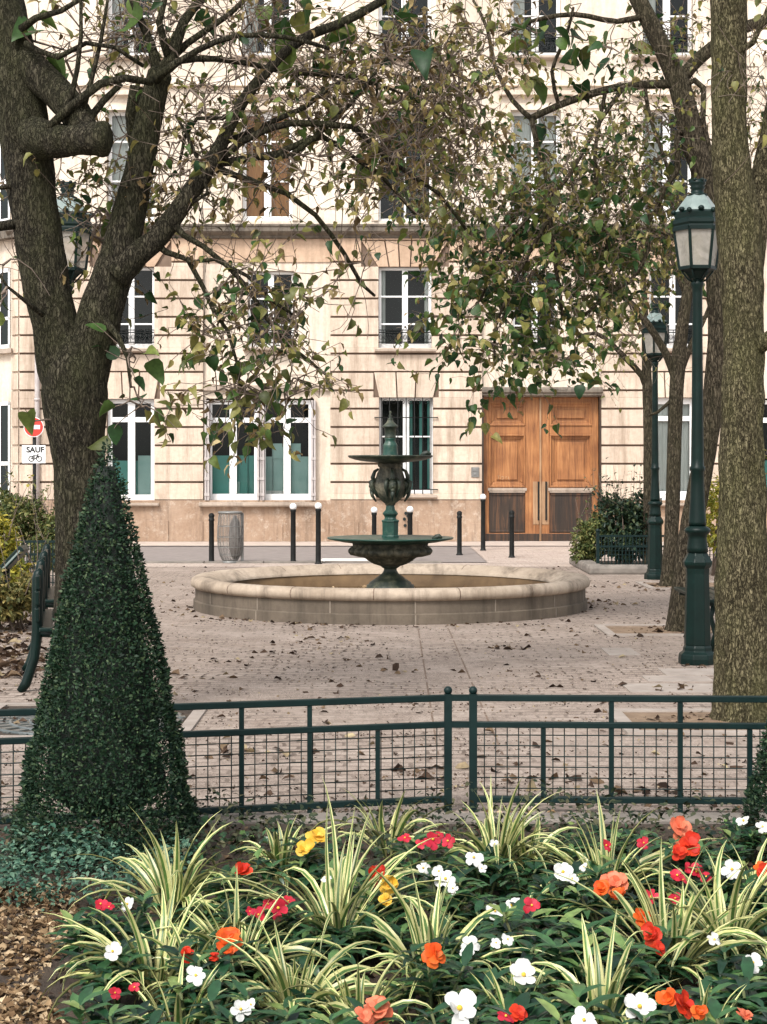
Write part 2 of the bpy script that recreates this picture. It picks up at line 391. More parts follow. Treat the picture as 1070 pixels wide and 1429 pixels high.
def setts(name, bw, bh, c0, c1, mort, msz=.016, show=.75, grit=1.0):
    m, n, b = nt(name)
    tc = n.nodes.new('ShaderNodeTexCoord'); c = tc.outputs['Object']
    def warp(vec, scale, amt):
        dn = N(n, 'ShaderNodeTexNoise', Scale=scale, Detail=3); n.links.new(c, dn.inputs['Vector'])
        s1 = n.nodes.new('ShaderNodeVectorMath'); s1.operation = 'SCALE'; s1.inputs['Scale'].default_value = amt
        a1 = n.nodes.new('ShaderNodeVectorMath'); a1.operation = 'ADD'
        n.links.new(dn.outputs['Color'], s1.inputs[0]); n.links.new(vec, a1.inputs[0]); n.links.new(s1.outputs[0], a1.inputs[1]); return a1.outputs[0]
    vec = warp(warp(c, 1.1, .22), 8, .035)
    br = N(n, 'ShaderNodeTexBrick', Scale=1.0)
    br.inputs['Brick Width'].default_value = bw; br.inputs['Row Height'].default_value = bh
    br.inputs['Mortar Size'].default_value = msz; br.inputs['Mortar Smooth'].default_value = .5; br.inputs['Bias'].default_value = 0
    br.inputs['Color1'].default_value = (*c0, 1); br.inputs['Color2'].default_value = (*c1, 1); br.inputs['Mortar'].default_value = (*mort, 1)
    n.links.new(vec, br.inputs['Vector'])
    def nz(scale, det=7, ro=.7, vec_=c):
        t = N(n, 'ShaderNodeTexNoise', Scale=scale, Detail=det, Roughness=ro); n.links.new(vec_, t.inputs['Vector']); return t.outputs['Fac']
    fine, big, mid, speck = nz(30, 8, .78), nz(.6, 6), nz(3.1, 7, .75), nz(95, 3, .6)
    dusty = mixc(n, ramp(n, [(.35,(0,0,0)),(.68,(1,1,1))], mid).outputs[0], tuple(.86*x for x in c0), tuple(1.05*x for x in c1))
    a = mixc(n, ramp(n, [(.40,(1-show,)*3),(.62,(1,1,1))], big).outputs[0], br.outputs['Color'], dusty)
    a = mixc(n, 1.0, a, ramp(n, [(.3,(.62,.60,.58)),(.55,(1.05,1.05,1.05))], fine).outputs[0], 'MULTIPLY')
    sm = mixc(n, 1.0, ramp(n, [(.52,(0,0,0)),(.60,(.9*grit,)*3)], speck).outputs[0], ramp(n, [(.36,(0,0,0)),(.58,(1,1,1))], nz(1.6, 6)).outputs[0], 'MULTIPLY')
    a = mixc(n, sm, a, (.075,.05,.038))
    a = mixc(n, ramp(n, [(.56,(0,0,0)),(.72,(.5,)*3)], nz(.9, 8, .72)).outputs[0], a, (.20,.14,.105))
    n.links.new(a, b.inputs['Base Color']); b.inputs['Roughness'].default_value = .82
    b.inputs['Specular IOR Level'].default_value = .3
    h = mixc(n, .6, br.outputs['Fac'], fine)
    x = N(n, 'ShaderNodeBump', Strength=.45, Distance=.02); x.invert = True
    n.links.new(h, x.inputs['Height']); n.links.new(x.outputs[0], b.inputs['Normal'])
    return m
M['setts'] = setts('pinkish_setts', .19, .115, (.285,.228,.19), (.425,.355,.305), (.095,.072,.056))
M['setts_far'] = setts('pale_setts', .22, .14, (.44,.36,.31), (.54,.455,.40), (.30,.23,.19), grit=.4)
# ================================================================ SETTING: ground
def sheet(name, x0, x1, y0, y1, z, m_, kind='structure', nx=1, ny=1):
    b = MB(); b.poly([(x0,y0,z),(x1,y0,z),(x1,y1,z),(x0,y1,z)])
    return tag(b.build(name, m_), kind=kind)
sheet('ground', -250, 250, -150, 350, -.008, M['pave'])
sheet('square_paving', -14, 14, 6.9, 27.6, 0.0, M['setts'])
sheet('road', -40, 1.75, 27.9, 33.45, .004, M['asphalt'])
sheet('pavement', -40, 40, 33.45, 36.2, .02, M['pave'])
b = MB()
for i in range(26):
    x = -24 + i*1.0
    if x + .985 < 1.75: b.box(x, x + .985, 27.62, 27.9, -.05, .03)
tag(b.build('kerb', M['kerbs'], bevel=.012), kind='structure')
sheet('forecourt', 1.76, 14, 27.6, 33.44, .006, M['setts_far'])
# a strip of pale flush paving between the square and the road
sheet('road_marking', -1.08, -.18, 28.1, 29.0, .008, M['white'])
sheet('crossing_strip', -9, 9, 26.6, 27.58, .004, M['setts_far'])
# bare rectangular pits in the paving around the right hand trunks, with stone edges
def pit(x0, x1, y0, y1, edge=.09):
    b = MB(); rr = random.Random(x0)
    b.poly([(x0,y0,.006),(x1,y0,.006),(x1,y1,.006),(x0,y1,.006)])
    b.box(x0-edge, x1+edge, y0-edge, y0, -.03, .018, 1); b.box(x0-edge, x1+edge, y1, y1+edge, -.03, .018, 1)
    b.box(x0-edge, x0, y0, y1, -.03, .016, 1); b.box(x1, x1+edge, y0, y1, -.03, .016, 1)
    return tag(b.build('tree_pit', [M['pit'], M['slab']]), kind='structure')
pit(1.55, 3.1, 9.95, 10.75); pit(2.22, 3.6, 15.75, 16.6); pit(3.6, 4.9, 21.8, 22.9)
b = MB()
for (u0, u1, v0, v1) in ((880,1010,955,967),(930,1012,934,943),(905,985,944,952),(850,880,905,915)):
    p, q = G(u0, v1), G(u1, v0)
    b.box(p.x, q.x, p.y, q.y, -.02, .007)
tag(b.build('stone_slabs', M['slab']), kind='structure')
# two worn drainage courses running from the gate towards the fountain
b = MB()
for (x0, x1) in ((0.30, .34), (.66, .64)):
    for k in range(24):
        y0 = 9.2 + k*.3
        xa = x0 + (x1-x0)*k/24 - .0*k; b.box(xa, xa + .012, y0, y0 + (.27 if (k*7) % 5 else .1), -.02, .002)
tag(b.build('drain_course', M['groove']), kind='structure')
# planting bed
b = MB()
nx, ny = 60, 44
def bedz(x, y):
    e = min(1, max(0, (7.28 - y)/.35))
    return .012 + e*(.05 + .035*noise.noise(Vector((x*2.1, y*2.1, 0))) + .012*noise.noise(Vector((x*9, y*9, 3))))
for j in range(ny+1):
    for i in range(nx+1):
        x = -5 + 10*i/nx; y = -1.5 + 8.85*j/ny
        b.v.append((x, y, bedz(x, y)))
for j in range(ny):
    for i in range(nx):
        k = j*(nx+1)+i; b.face((k, k+1, k+nx+2, k+nx+1), 0, True)
tag(b.build('flower_bed', M['soil']), kind='structure')
b = MB()
for i in range(12):
    x = -5 + i*.83; b.box(x, x+.82, 7.36, 7.52, -.05, .03)
tag(b.build('bed_edging', M['kerbs'], bevel=.01), kind='structure')

# ================================================================ THE FACADE
YF = 35.5
S = F / YF
def X(u): return (u - CU) / S
def Z(v): return CH - (v - HV) / S
def cells(u0, u1, v0, v1, ops):
    us = sorted({u0, u1, *[min(max(a, u0), u1) for o in ops for a in o[:2]]})
    vs = sorted({v0, v1, *[min(max(a, v0), v1) for o in ops for a in o[2:4]]})
    out = []
    for j in range(len(vs)-1):
        run = None
        for i in range(len(us)-1):
            cu, cv = (us[i]+us[i+1])/2, (vs[j]+vs[j+1])/2
            hole = any(o[0] < cu < o[1] and o[2] < cv < o[3] for o in ops)
            if hole:
                if run: out.append((run, us[i], vs[j], vs[j+1])); run = None
            elif run is None: run = us[i]
        if run is not None: out.append((run, us[-1], vs[j], vs[j+1]))
    return out
def face_xz(b, u0, u1, v0, v1, y, m=0):
    b.poly([(X(u0),y,Z(v1)),(X(u1),y,Z(v1)),(X(u1),y,Z(v0)),(X(u0),y,Z(v0))], m)
def wall_face(b, u0, u1, v0, v1, y, ops, depth, m=0):
    for c in cells(u0, u1, v0, v1, ops): face_xz(b, *c, y, m)
    for (a, c, d, e) in [o[:4] for o in ops]:
        if a < u0 or c > u1: continue
        x0, x1, z1, z0 = X(a), X(c), Z(d), Z(e); y2 = y + depth
        b.poly([(x0,y,z0),(x0,y2,z0),(x0,y2,z1),(x0,y,z1)], m); b.poly([(x1,y,z1),(x1,y2,z1),(x1,y2,z0),(x1,y,z0)], m)
        b.poly([(x0,y,z1),(x0,y2,z1),(x1,y2,z1),(x1,y,z1)], m); b.poly([(x0,y,z0),(x1,y,z0),(x1,y2,z0),(x0,y2,z0)], m)

bld = thing('apartment_building', 'long cream stone apartment house with rusticated piers and a big oak double door', 'building', (X(535), YF, 0))
COURSES = [332] + [366 + 25.55*k for k in range(14)]      # groove lines, down to 698
UL, UR = 28, 1420
GW = [(150,216),(528,602),(905,972),(1250,1324)]            # window columns inside the piers
up_ops = []
for (a, c) in ((150,216),(338,408),(528,602),(712,782),(896,966),(1080,1150),(1250,1324)):
    up_ops += [(a, c, 155, 309), (a, c, -78, 79), (a, c, -300, -150)]
pier_ops = {}
piers = [(UL, 284, [(150,216,373,486),(150,216,557,700)]), (461, 672, [(528,602,373,486),(529,604,555,689)]),
         (838, 1040, [(905,972,373,486),(905,972,555,700)]), (1210, UR, [(1250,1324,373,486),(1250,1324,555,700)])]
bays = [(284, 461, [(345,410,378,484),(287,438,556,699)]), (672, 838, [(715,778,378,486),(673,838,553,768)]),
        (1040, 1210, [(1080,1145,378,486),(1050,1200,556,699)])]
PLV = 698      # top of plinth
wl, gr = MB(), MB()
up = MB(); wall_face(up, UL, UR, -340, 322, YF - .06, up_ops, .34)
up.build('upper_wall', M['upper'], bld)
for (a, c, ops) in bays:
    by = MB(); wall_face(by, a, c, 328, PLV, YF, ops, .25); by.build('bay_wall', M['bay'], bld)
for (a, c, ops) in piers:
    bk, fz, gr = MB(), MB(), MB()
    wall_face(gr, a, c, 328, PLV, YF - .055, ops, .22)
    vouss = []
    for o in ops:
        top = o[2]; h = 36
        vouss.append((o[0]-8 if top > 500 else o[0]-24, o[1]+8 if top > 500 else o[1]+24, (519 if top > 500 else 336), top))
    for i in range(len(COURSES)-1):
        v0, v1 = COURSES[i] + 1.6, COURSES[i+1] - 1.2
        for q in cells(a, c, v0, v1, ops + vouss):
            if q[3]-q[2] < 1.5 or q[1]-q[0] < 1: continue
            (fz if i == 0 else bk).box(X(q[0]), X(q[1]), YF-.11, YF-.05, Z(q[3]), Z(q[2]))
    for (p, q, v0, v1), o in zip(vouss, ops):
        n_ = 3 if v0 > 500 else 5
        e0 = 3 if v0 > 500 else 14
        for k in range(n_):
            t0, t1 = p + e0 + (q-p-2*e0)*k/n_, p + e0 + (q-p-2*e0)*(k+1)/n_
            if k == 0: t0 = p
            if k == n_-1: t1 = q
            b0, b1 = o[0] + (o[1]-o[0])*k/n_, o[0] + (o[1]-o[0])*(k+1)/n_
            ga = .9
            pr = [(X(t0+ga), Z(v0+1.2)), (X(b0+(ga if k else 0)), Z(v1)), (X(b1-(ga if k < n_-1 else 0)), Z(v1)), (X(t1-ga), Z(v0+1.2))]
            (fz if v0 < 500 else bk).prismy(pr, YF-.112, YF-.05)
    bk.build('rusticated_block', M['stone'], bld, bevel=.006); fz.build('frieze_block', M['stone_ochre'], bld, bevel=.006)
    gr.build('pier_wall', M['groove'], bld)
pl = MB()
for c in cells(UL, UR, PLV, 775, [(673, 838, 500, 800)]):
    pl.box(X(c[0]), X(c[1]), YF-.13, YF+.1, -.02, Z(c[2]))
pl.build('plinth', M['plinth'], bld, bevel=.008)
# slightly raised slabs of the plinth
for (a, c) in ((461, 500), (502, 527), (606, 640), (642, 671), (286, 330), (332, 395), (397, 459), (190, 236), (238, 284), (840, 900)):
    pl = MB(); pl.box(X(a), X(c), YF-.15, YF-.12, .02, Z(726 + (a*7) % 5)); pl.build('plinth_slab', M['plinth'], bld, bevel=.006)
co = MB()
y = YF - .06
co.prismx([(y+.05, Z(333)), (y-.06, Z(333)), (y-.08, Z(330)), (y-.2, Z(327)), (y-.24, Z(325)), (y-.24, Z(319)), (y-.27, Z(318)), (y-.27, Z(315.5)), (y+.05, Z(312.5))], X(UL)-.25, X(UR))
co.build('cornice', M['cornice'], bld)
co = MB()
co.prismx([(y+.05, Z(-335)), (y-.1, Z(-335)), (y-.45, Z(-346)), (y-.5, Z(-352)), (y-.5, Z(-358)), (y+.05, Z(-364))], X(UL)-.3, X(UR))
co.build('eaves_cornice', M['cornice'], bld)
# body, side walls and roof
bd = MB()
x0, x1, zt = X(UL), X(UR), Z(-340)
bd.poly([(x1,YF-.05,0),(x1,YF+11,0),(x1,YF+11,zt),(x1,YF-.05,zt)])
bd.poly([(x0,YF+11,0),(x0,YF+11,zt),(x1,YF+11,zt),(x1,YF+11,0)])
bd.build('rear_wall', M['upper'], bld)
rf = MB()
rf.prismx([(YF-.3, zt+.2), (YF+1.2, zt+3), (YF+9.5, zt+3.2), (YF+11.2, zt+.2)], x0-.1, x1)
rf.build('roof', M['zinc'], bld)
# upper floor mouldings
mo = MB()
def surround(b, u0, u1, v0, v1, y, w=7, d=.05):
    b.box(X(u0-w), X(u0), y-d, y+.02, Z(v1), Z(v0-w)); b.box(X(u1), X(u1+w), y-d, y+.02, Z(v1), Z(v0-w))
    b.box(X(u0)+.001, X(u1)-.001, y-d+.002, y+.02, Z(v0), Z(v0-w))
for (a, c, d, e) in up_ops:
    surround(mo, a, c, d, e, YF-.06)
    surround(mo, a-7, c+7, d-7, e, YF-.05, 3, .03)
    if d > -100:
        mo.box(X(a-16), X(c+16), YF-.2, YF-.06, Z(d-20), Z(d-26))
    mo.box(X(a), X(c), YF-.09, YF-.05, Z(e+58), Z(e+16)) if e < 100 else None
for (a, c) in ((240,318),(428,508),(622,694),(802,876),(986,1060)):
    for (v0, v1) in ((150,292),(-80,60)):
        for q in ((a,c,v0,v0+2.5),(a,c,v1-2.5,v1)): mo.box(X(q[0]), X(q[1]), YF-.078, YF-.05, Z(q[3]), Z(q[2]))
        for q in ((a,a+2.5,v0+2.6,v1-2.6),(c-2.5,c,v0+2.6,v1-2.6)): mo.box(X(q[0]), X(q[1]), YF-.076, YF-.05, Z(q[3]), Z(q[2]))
mo.box(X(UL), X(UR), YF-.16, YF-.05, Z(122), Z(114))
mo.build('moulding', M['upper'], bld, bevel=.006)

def window(u0, u1, v0, v1, yw, cols=2, bars=(.36,.70), rail=None, sill=True, back=None, fo=4.0, mw=8.0, bw=2.4, sl=5, sillm='sill', lower=None):
    x0, x1, z0, z1 = X(u0), X(u1), Z(v1), Z(v0); px = 1/S
    f = MB(); t = .07
    f.box(x0, x0+fo*px, yw, yw+t, z0, z1); f.box(x1-fo*px, x1, yw, yw+t, z0, z1)
    f.box(x0+fo*px, x1-fo*px, yw+.001, yw+t, z1-fo*px, z1); f.box(x0+fo*px, x1-fo*px, yw+.001, yw+t, z0, z0+fo*1.6*px)
    for k in range(1, cols):
        xm = x0 + (x1-x0)*k/cols
        f.box(xm-mw/2*px, xm+mw/2*px, yw-.012, yw+t, z0+fo*1.6*px, z1-fo*px)
    for h in bars:
        hh, wd = h if isinstance(h, tuple) else (h, bw)
        zz = z1 - (z1-z0)*hh
        for k in range(cols):
            a = x0 + (x1-x0)*k/cols + (fo if k == 0 else mw/2)*px; c = x0 + (x1-x0)*(k+1)/cols - (fo if k == cols-1 else mw/2)*px
            f.box(a, c, yw+.006, yw+t-.01, zz-wd/2*px, zz+wd/2*px)
    w = f.build('window', M['white'], bld, bevel=.006)
    g = MB(); g.poly([(x0,yw+.04,z0),(x1,yw+.04,z0),(x1,yw+.04,z1),(x0,yw+.04,z1)])
    g.build('pane', M['glass'], w)
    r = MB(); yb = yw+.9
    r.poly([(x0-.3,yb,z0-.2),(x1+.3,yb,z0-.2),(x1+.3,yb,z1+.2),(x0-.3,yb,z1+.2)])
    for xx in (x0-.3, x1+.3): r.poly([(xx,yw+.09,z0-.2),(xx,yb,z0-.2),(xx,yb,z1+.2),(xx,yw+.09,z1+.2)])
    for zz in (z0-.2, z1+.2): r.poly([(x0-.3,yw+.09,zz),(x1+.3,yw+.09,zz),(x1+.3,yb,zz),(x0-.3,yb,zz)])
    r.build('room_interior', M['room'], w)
    if back:
        for bi_, (a, c, d, e, mm) in enumerate(back):
            q = MB(); A, C = x0+(x1-x0)*a, x0+(x1-x0)*c; D, E = z1-(z1-z0)*e, z1-(z1-z0)*d
            k = max(3, int((C-A)/.03)); b0 = 0
            for i in range(k+1):
                xx = A+(C-A)*i/k; yy = yw+.15-.03*bi_+(.025*math.sin(i*1.7) if mm.startswith('curtain') else 0)
                q.v += [(xx,yy,D),(xx,yy,E)]
            for i in range(k): q.face((2*i,2*i+2,2*i+3,2*i+1), 0, True)
            q.build('curtain' if mm.startswith('curtain') else 'window_film', M[mm], w)
    if sill:
        s = MB(); s.prismx([(yw-.02, z0-.005), (yw-.02, z0-.10), (YF-.2, z0-.10), (YF-.25, z0-.075), (YF-.25, z0-.035)], x0-sl*px, x1+sl*px)
        s.build('sill', M[sillm], w)
    if rail:
        zt_, zb_ = Z(rail[0]), Z(rail[1]); s = MB(); yr = yw-.12
        for zz in (zt_, zb_, zt_-.05): s.bar((x0,yr,zz),(x1,yr,zz), .02, .022)
        k = max(4, int((x1-x0)/.1))
        for i in range(k+1):
            xx = x0+(x1-x0)*i/k; s.bar((xx,yr,zb_),(xx,yr,zt_), .012, .012)
            if i < k:
                pts = [(xx+.05+.035*math.cos(a_*PI/4), yr, (zt_+zb_)/2-.02+.05*math.sin(a_*PI/4)) for a_ in range(9)]
                s.tube(pts, .006, 4)
        s.build('railing', M['iron'], w)
    return w
yg = YF + .1
for i, (a, c) in enumerate(GW):
    window(a, c, 373, 486, yg-.06, rail=(461,478), back=[(0,.13,.02,.98,'curtain_grey'),(.87,1,.02,.98,'curtain_grey')] if i % 2 else None)
for (a, c, d, e) in ((345,410,378,484),(715,778,378,486),(1080,1145,378,486)):
    window(a, c, d, e, yg+.03, rail=(461,478))
# small pier window with iron grille
w = window(529, 604, 555, 689, yg-.06, bars=(.405,), mw=9, bw=2, back=[(.0,.2,.02,.98,'film'),(.55,1,.03,.98,'film')] and [(.56,.62,.02,.98,'film'),(.75,.8,.02,.98,'film'),(.9,.94,.02,.98,'film')])
def grille(w, u0, u1, v0, v1):
    g = MB(); y = YF-.15
    for k in range(7):
        xx = X(u0+3+(u1-u0-6)*k/6); g.tube([(xx,y,Z(v1)),(xx,y,Z(v0))], .011, 6)
    for v in (v0+28, v1-6): 
        g.bar((X(u0-6),y-.004,Z(v)),(X(u1+6),y-.004,Z(v)), .02, .02)
        for u in (u0-6, u1+6): g.bar((X(u),y-.004,Z(v)),(X(u),YF-.09,Z(v)), .02, .02)
    for k in range(6):
        xx = X(u0+3+(u1-u0-6)*(k+.5)/6); g.tube([(xx+.05*math.cos(a_*PI/4),y,Z(v0+6)+.05*math.sin(a_*PI/4)) for a_ in range(9)], .007, 4)
    g.build('window_grille', M['iron'], w)
grille(w, 529, 604, 555, 689)
# wide ground floor window with two casement pairs, frosted film and folding shutters
for (a, c) in ((289,360),(364,436)):
    left = a < 300
    window(a, c, 558, 699, yg+.02, bars=((.2,7),), mw=10, fo=6, sl=2, sill=False,
           back=[(0,1,.55,.97,'film'),(.40,.62,.81,.97,'film_pale')] if left else [(0,1,.56,.97,'film_pale'),(.2,.76,.43,.58,'film_pale'),(.08,.42,.9,.97,'curtain_grey')])
window(1052, 1198, 558, 699, yg+.02, cols=4, bars=((.2,7),), mw=9, fo=6, sl=6, back=[(0,1,.6,.97,'film')])
s = MB(); s.prismx([(yg, Z(699)), (yg, Z(707)), (YF-.26, Z(707)), (YF-.3, Z(705)), (YF-.3, Z(701.5))], X(279), X(444)); s.build('window_ledge', M['sill'], bld)
sh = MB()
for u in (286.5, 290, 359.5, 363, 366.5, 434.5, 438):
    y0 = YF - .16 if u not in (363,) else YF - .12
    sh.box(X(u), X(u+2.6), y0, yg+.02, Z(698), Z(559))
    for v in (585, 610, 640, 668, 690): sh.box(X(u)-.006, X(u+2.6)+.006, y0-.012, y0+.02, Z(v+2), Z(v-2))
sh.build('folding_shutter', M['shutter'], bld)
for (a, c) in ((284.5,460.5),(672.5,837.5)):
    lg = MB(); lg.box(X(a), X(c), YF-.03, YF+.02, Z(366), Z(333.5)); lg.build('frieze_band', M['stone_ochre'], bld)
lg = MB(); lg.box(X(284.5), X(460.5), YF-.1, YF+.02, Z(545), Z(538)); lg.build('string_course', M['sill'], bld)
window(150, 216, 557, 700, yg-.06, bars=((.2,7),), mw=10, fo=6, sl=7, back=[(0,1,.6,.97,'film'),(.62,.98,.55,.97,'film_pale')])
window(905, 972, 555, 700, yg-.06, bars=((.2,7),), mw=10, fo=9, sl=6, back=[(0,1,.02,.97,'curtain_grey')])
window(1250, 1324, 555, 700, yg-.06, bars=((.2,7),), mw=10, fo=6, sl=6)
kinds = {338: [(0,.44,.0,1,'curtain_rust'),(.56,1,0,1,'curtain_rust')], 712: [(0,1,.0,.62,'curtain_grey')], 150: [(0,1,.0,.98,'curtain_grey')], 896: [(0,.4,0,1,'curtain_grey')]}
for (a, c, d, e) in up_ops:
    bk_ = kinds.get(a) if d == 155 else ([(0,.3,0,1,'curtain_grey')] if (a // 10) % 2 else None)
    dark = a == 528 and d == 155
    window(a, c, d, e, YF + .1, bars=(.27,.63) if not dark else (), mw=10 if not dark else 3, fo=5 if not dark else 3, back=bk_, sill=e < 300, sl=16, rail=(e-30, e-6) if e < 300 else None)
# carriage door
dr = MB()
yd = YF + .12
dr.box(X(672), X(838), YF-.26, YF+.05, Z(552.5), Z(541)); 
dr.prismx([(YF-.26, Z(541)), (YF-.3, Z(544)), (YF-.3, Z(548)), (YF-.26, Z(550))], X(671), X(839))
door = dr.build('door', M['cornice'], bld, bevel=.01)
jb = MB()
for (a, c) in ((672.2, 674.5), (835.5, 838)): jb.box(X(a), X(c), YF-.12, YF+.3, .0, Z(553))
jb.build('door_jamb', M['wood_worn'], door)
def leafdoor(a, c, flip):
    b = MB(); zb = .02
    xa, xc = X(a), X(c)
    st_ = 9
    inner = 20
    l0, l1 = (a+8, c-inner) if not flip else (a+inner-8, c-9)
    vs = dict(top=556, t0=561, t1=594, m0=606, m1=680, b0=686, b1=744)
    # stiles and rails
    b.box(X(a), X(l0), yd-.05, yd+.06, zb, Z(554)); b.box(X(l1), X(c), yd-.052, yd+.06, zb, Z(554))
    for (v0, v1) in ((554, 561), (594, 606), (680, 686.5), (744, 755)):
        b.box(X(l0)+.001, X(l1)-.001, yd-.046, yd+.06, max(zb, Z(v1)), Z(v0))
    for (v0, v1, dp) in ((561,594,0),(606,680,0)):
        b.box(X(l0), X(l1), yd+.045, yd+.06, Z(v1), Z(v0))
        for i, (e, yy) in enumerate(((2.2,-.075),(3.6,-.03),(6.2,.0),(7.6,.02))):
            for q in ((l0,l1,v0,v0+e),(l0,l1,v1-e,v1),(l0,l0+e,v0+e,v1-e),(l1-e,l1,v0+e,v1-e)):
                b.box(X(q[0])+i*.002, X(q[1])-i*.002, yd+yy, yd+.05, Z(q[3])+i*.002, Z(q[2])-i*.002)
        b.box(X(l0+10.5), X(l1-10.5), yd+.005, yd+.05, Z(v1-10.5), Z(v0+10.5))
    lf = b.build('door_leaf', M['wood'], door, bevel=.007)
    k = MB()
    k.box(X(l0), X(l1), yd-.02, yd+.04, Z(744), Z(686.5)); k.box(X(a)+.004, X(c)-.004, yd-.062, yd-.045, zb, Z(745))
    for q in ((l0+2,l1-2,688,691),(l0+2,l1-2,740,743)): k.box(X(q[0]), X(q[1]), yd-.05, yd-.01, Z(q[3]), Z(q[2]))
    k.build('kick_panel', M['wood_worn'], door, bevel=.005)
    k = MB(); k.box(X(l0-2), X(l1+2), yd-.09, yd-.04, Z(685), Z(681)); k.box(X(l0), X(l1), yd-.075, yd-.04, Z(687.5), Z(685)); k.build('drip_moulding', M['sill'], door, bevel=.004)
leafdoor(674.6, 753.2, False); leafdoor(755.2, 835.4, True)
k = MB()
k.box(X(744), X(752.5), yd-.066, yd-.05, Z(732), Z(672)); k.box(X(756), X(766), yd-.066, yd-.05, Z(732), Z(672)); k.box(X(753), X(755.4), yd-.09, yd-.03, .02, Z(554))
k.build('bare_wood_strip', M['wood_pale'], door)
for u in (750.5, 761):
    k = MB(); k.box(X(u), X(u+2.4), yd-.10, yd-.066, Z(726), Z(672)); k.build('pull_handle', M['iron'], door)
k = MB()
def scrib(b, pts, u0, v0, s, y, r=.007): b.tube([(X(u0+p[0]*s), y, Z(v0+p[1]*s)) for p in pts], r, 4)
for pts in ([(0,0),(4,0)],[(2,0),(2,5)],[(6,1),(5,3),(6,5),(8,5),(9,3),(8,1),(6,1)],[(13,1),(11,2),(11,4),(13,5)],[(15,1),(15,5),(17,5)]):
    scrib(k, pts, 694, 664, 1.05, yd+.005)
k.build('scratched_lettering', M['wood_pale'], door)
# intercom plate beside the door
k = MB(); k.box(X(657), X(668), YF-.135, YF-.1, Z(666), Z(652)); k.box(X(659), X(666), YF-.142, YF-.13, Z(658), Z(654)); k.tube([(X(662.5),YF-.145,Z(662)),(X(662.5),YF-.12,Z(662))], .03, 10)
k.build('intercom', M['binmetal'], bld, bevel=.01)
k = MB(); k.box(X(998), X(1016), YF-.14, YF-.1, Z(588), Z(568)); k.build('street_name_plate', M['teal'], bld, bevel=.01)
k = MB()
k.tube([(X(54), YF-.17, .02), (X(54), YF-.17, Z(330))], .055, 10)
for v in (720, 640, 560, 470, 390): k.tube([(X(54),YF-.17,Z(v)),(X(54),YF-.17,Z(v-4))], .068, 10)
k.build('drainpipe', M['shutter'], bld)
k = MB()
for dz in (.45, .55, .62, .72, .5):
    pass
for (u, v) in ((566,716),(564,724),(570,728),(565,733),(569,720)): k.tube([(X(u),YF-.16,Z(v)),(X(u),YF-.12,Z(v))], .035, 8)
k.build('vent_hole', M['room'], bld)
# angled corner wing of the building on the left, falling away from the square
wing = MB(); wc = MB()
ang = R(42); ox, oy = X(UL), YF - .06
def W(s, y_, z): return (ox - s*math.cos(ang) - y_*math.sin(ang)*0 + y_*math.sin(ang)*-1*0, oy + s*math.sin(ang) + y_, z)
def wq(b, s0, s1, z0, z1, y_, m=0): b.poly([W(s1,y_,z0),W(s0,y_,z0),W(s0,y_,z1),W(s1,y_,z1)], m)
wq(wing, 0, 9, -.02, zt, 0)
for (s0, s1) in ((.02, .28), (1.15, 3.2), (4.3, 9)):
    wg = MB()
    for i in range(len(COURSES)-1):
        z1, z0 = Z(COURSES[i]+1.6), Z(COURSES[i+1]-1.2); b8 = len(wg.v)
        for y_ in (-.07, .01):
            wg.v += [W(s1,y_,z0),W(s0,y_,z0),W(s0,y_,z1),W(s1,y_,z1)]
        for q in ((0,1,2,3),(0,4,5,1),(1,5,6,2),(2,6,7,3),(3,7,4,0)): wg.face([b8+i_ for i_ in q])
    wg.build('wing_block', M['stone'], bld)
wing.build('wing_wall', M['bay'], bld)
for z0, z1, d in ((Z(333), Z(313), -.3), (Z(-335), Z(-362), -.5)):
    b8 = len(wc.v)
    for y_ in (d, .02): wc.v += [W(9,y_,z0),W(-.1,y_,z0),W(-.1,y_,z1),W(9,y_,z1)]
    for q in ((0,1,2,3),(0,4,5,1),(1,5,6,2),(2,6,7,3),(3,7,4,0)): wc.face([b8+i_ for i_ in q])
wc.build('wing_cornice', M['cornice'], bld)
for (z0, z1) in ((Z(486), Z(373)), (Z(700), Z(560)), (Z(309), Z(155)), (Z(79), Z(-78))):
    for s0 in (.34, 3.3):
        b = MB(); wq(b, s0, s0+.75, z0, z1, -.012); 
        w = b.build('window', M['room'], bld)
        b = MB()
        for (a, c, e, f) in ((s0, s0+.07, z0, z1), (s0+.68, s0+.75, z0, z1), (s0+.34, s0+.41, z0, z1), (s0, s0+.75, z0, z0+.1), (s0, s0+.75, z1-.08, z1), (s0, s0+.75, z0+(z1-z0)*.36, z0+(z1-z0)*.4)):
            b.poly([W(c,-.03,e),W(a,-.03,e),W(a,-.03,f),W(c,-.03,f)])
        b.build('window_frame', M['white'], w)
        b = MB(); b8 = 0
        for y_ in (-.2, 0): b.v += [W(s0+.85,y_,z0-.1),W(s0-.1,y_,z0-.1),W(s0-.1,y_,z0),W(s0+.85,y_,z0)]
        for q in ((0,1,2,3),(0,4,5,1),(1,5,6,2),(2,6,7,3),(3,7,4,0)): b.face(q)
        b.build('sill', M['sill'], w)
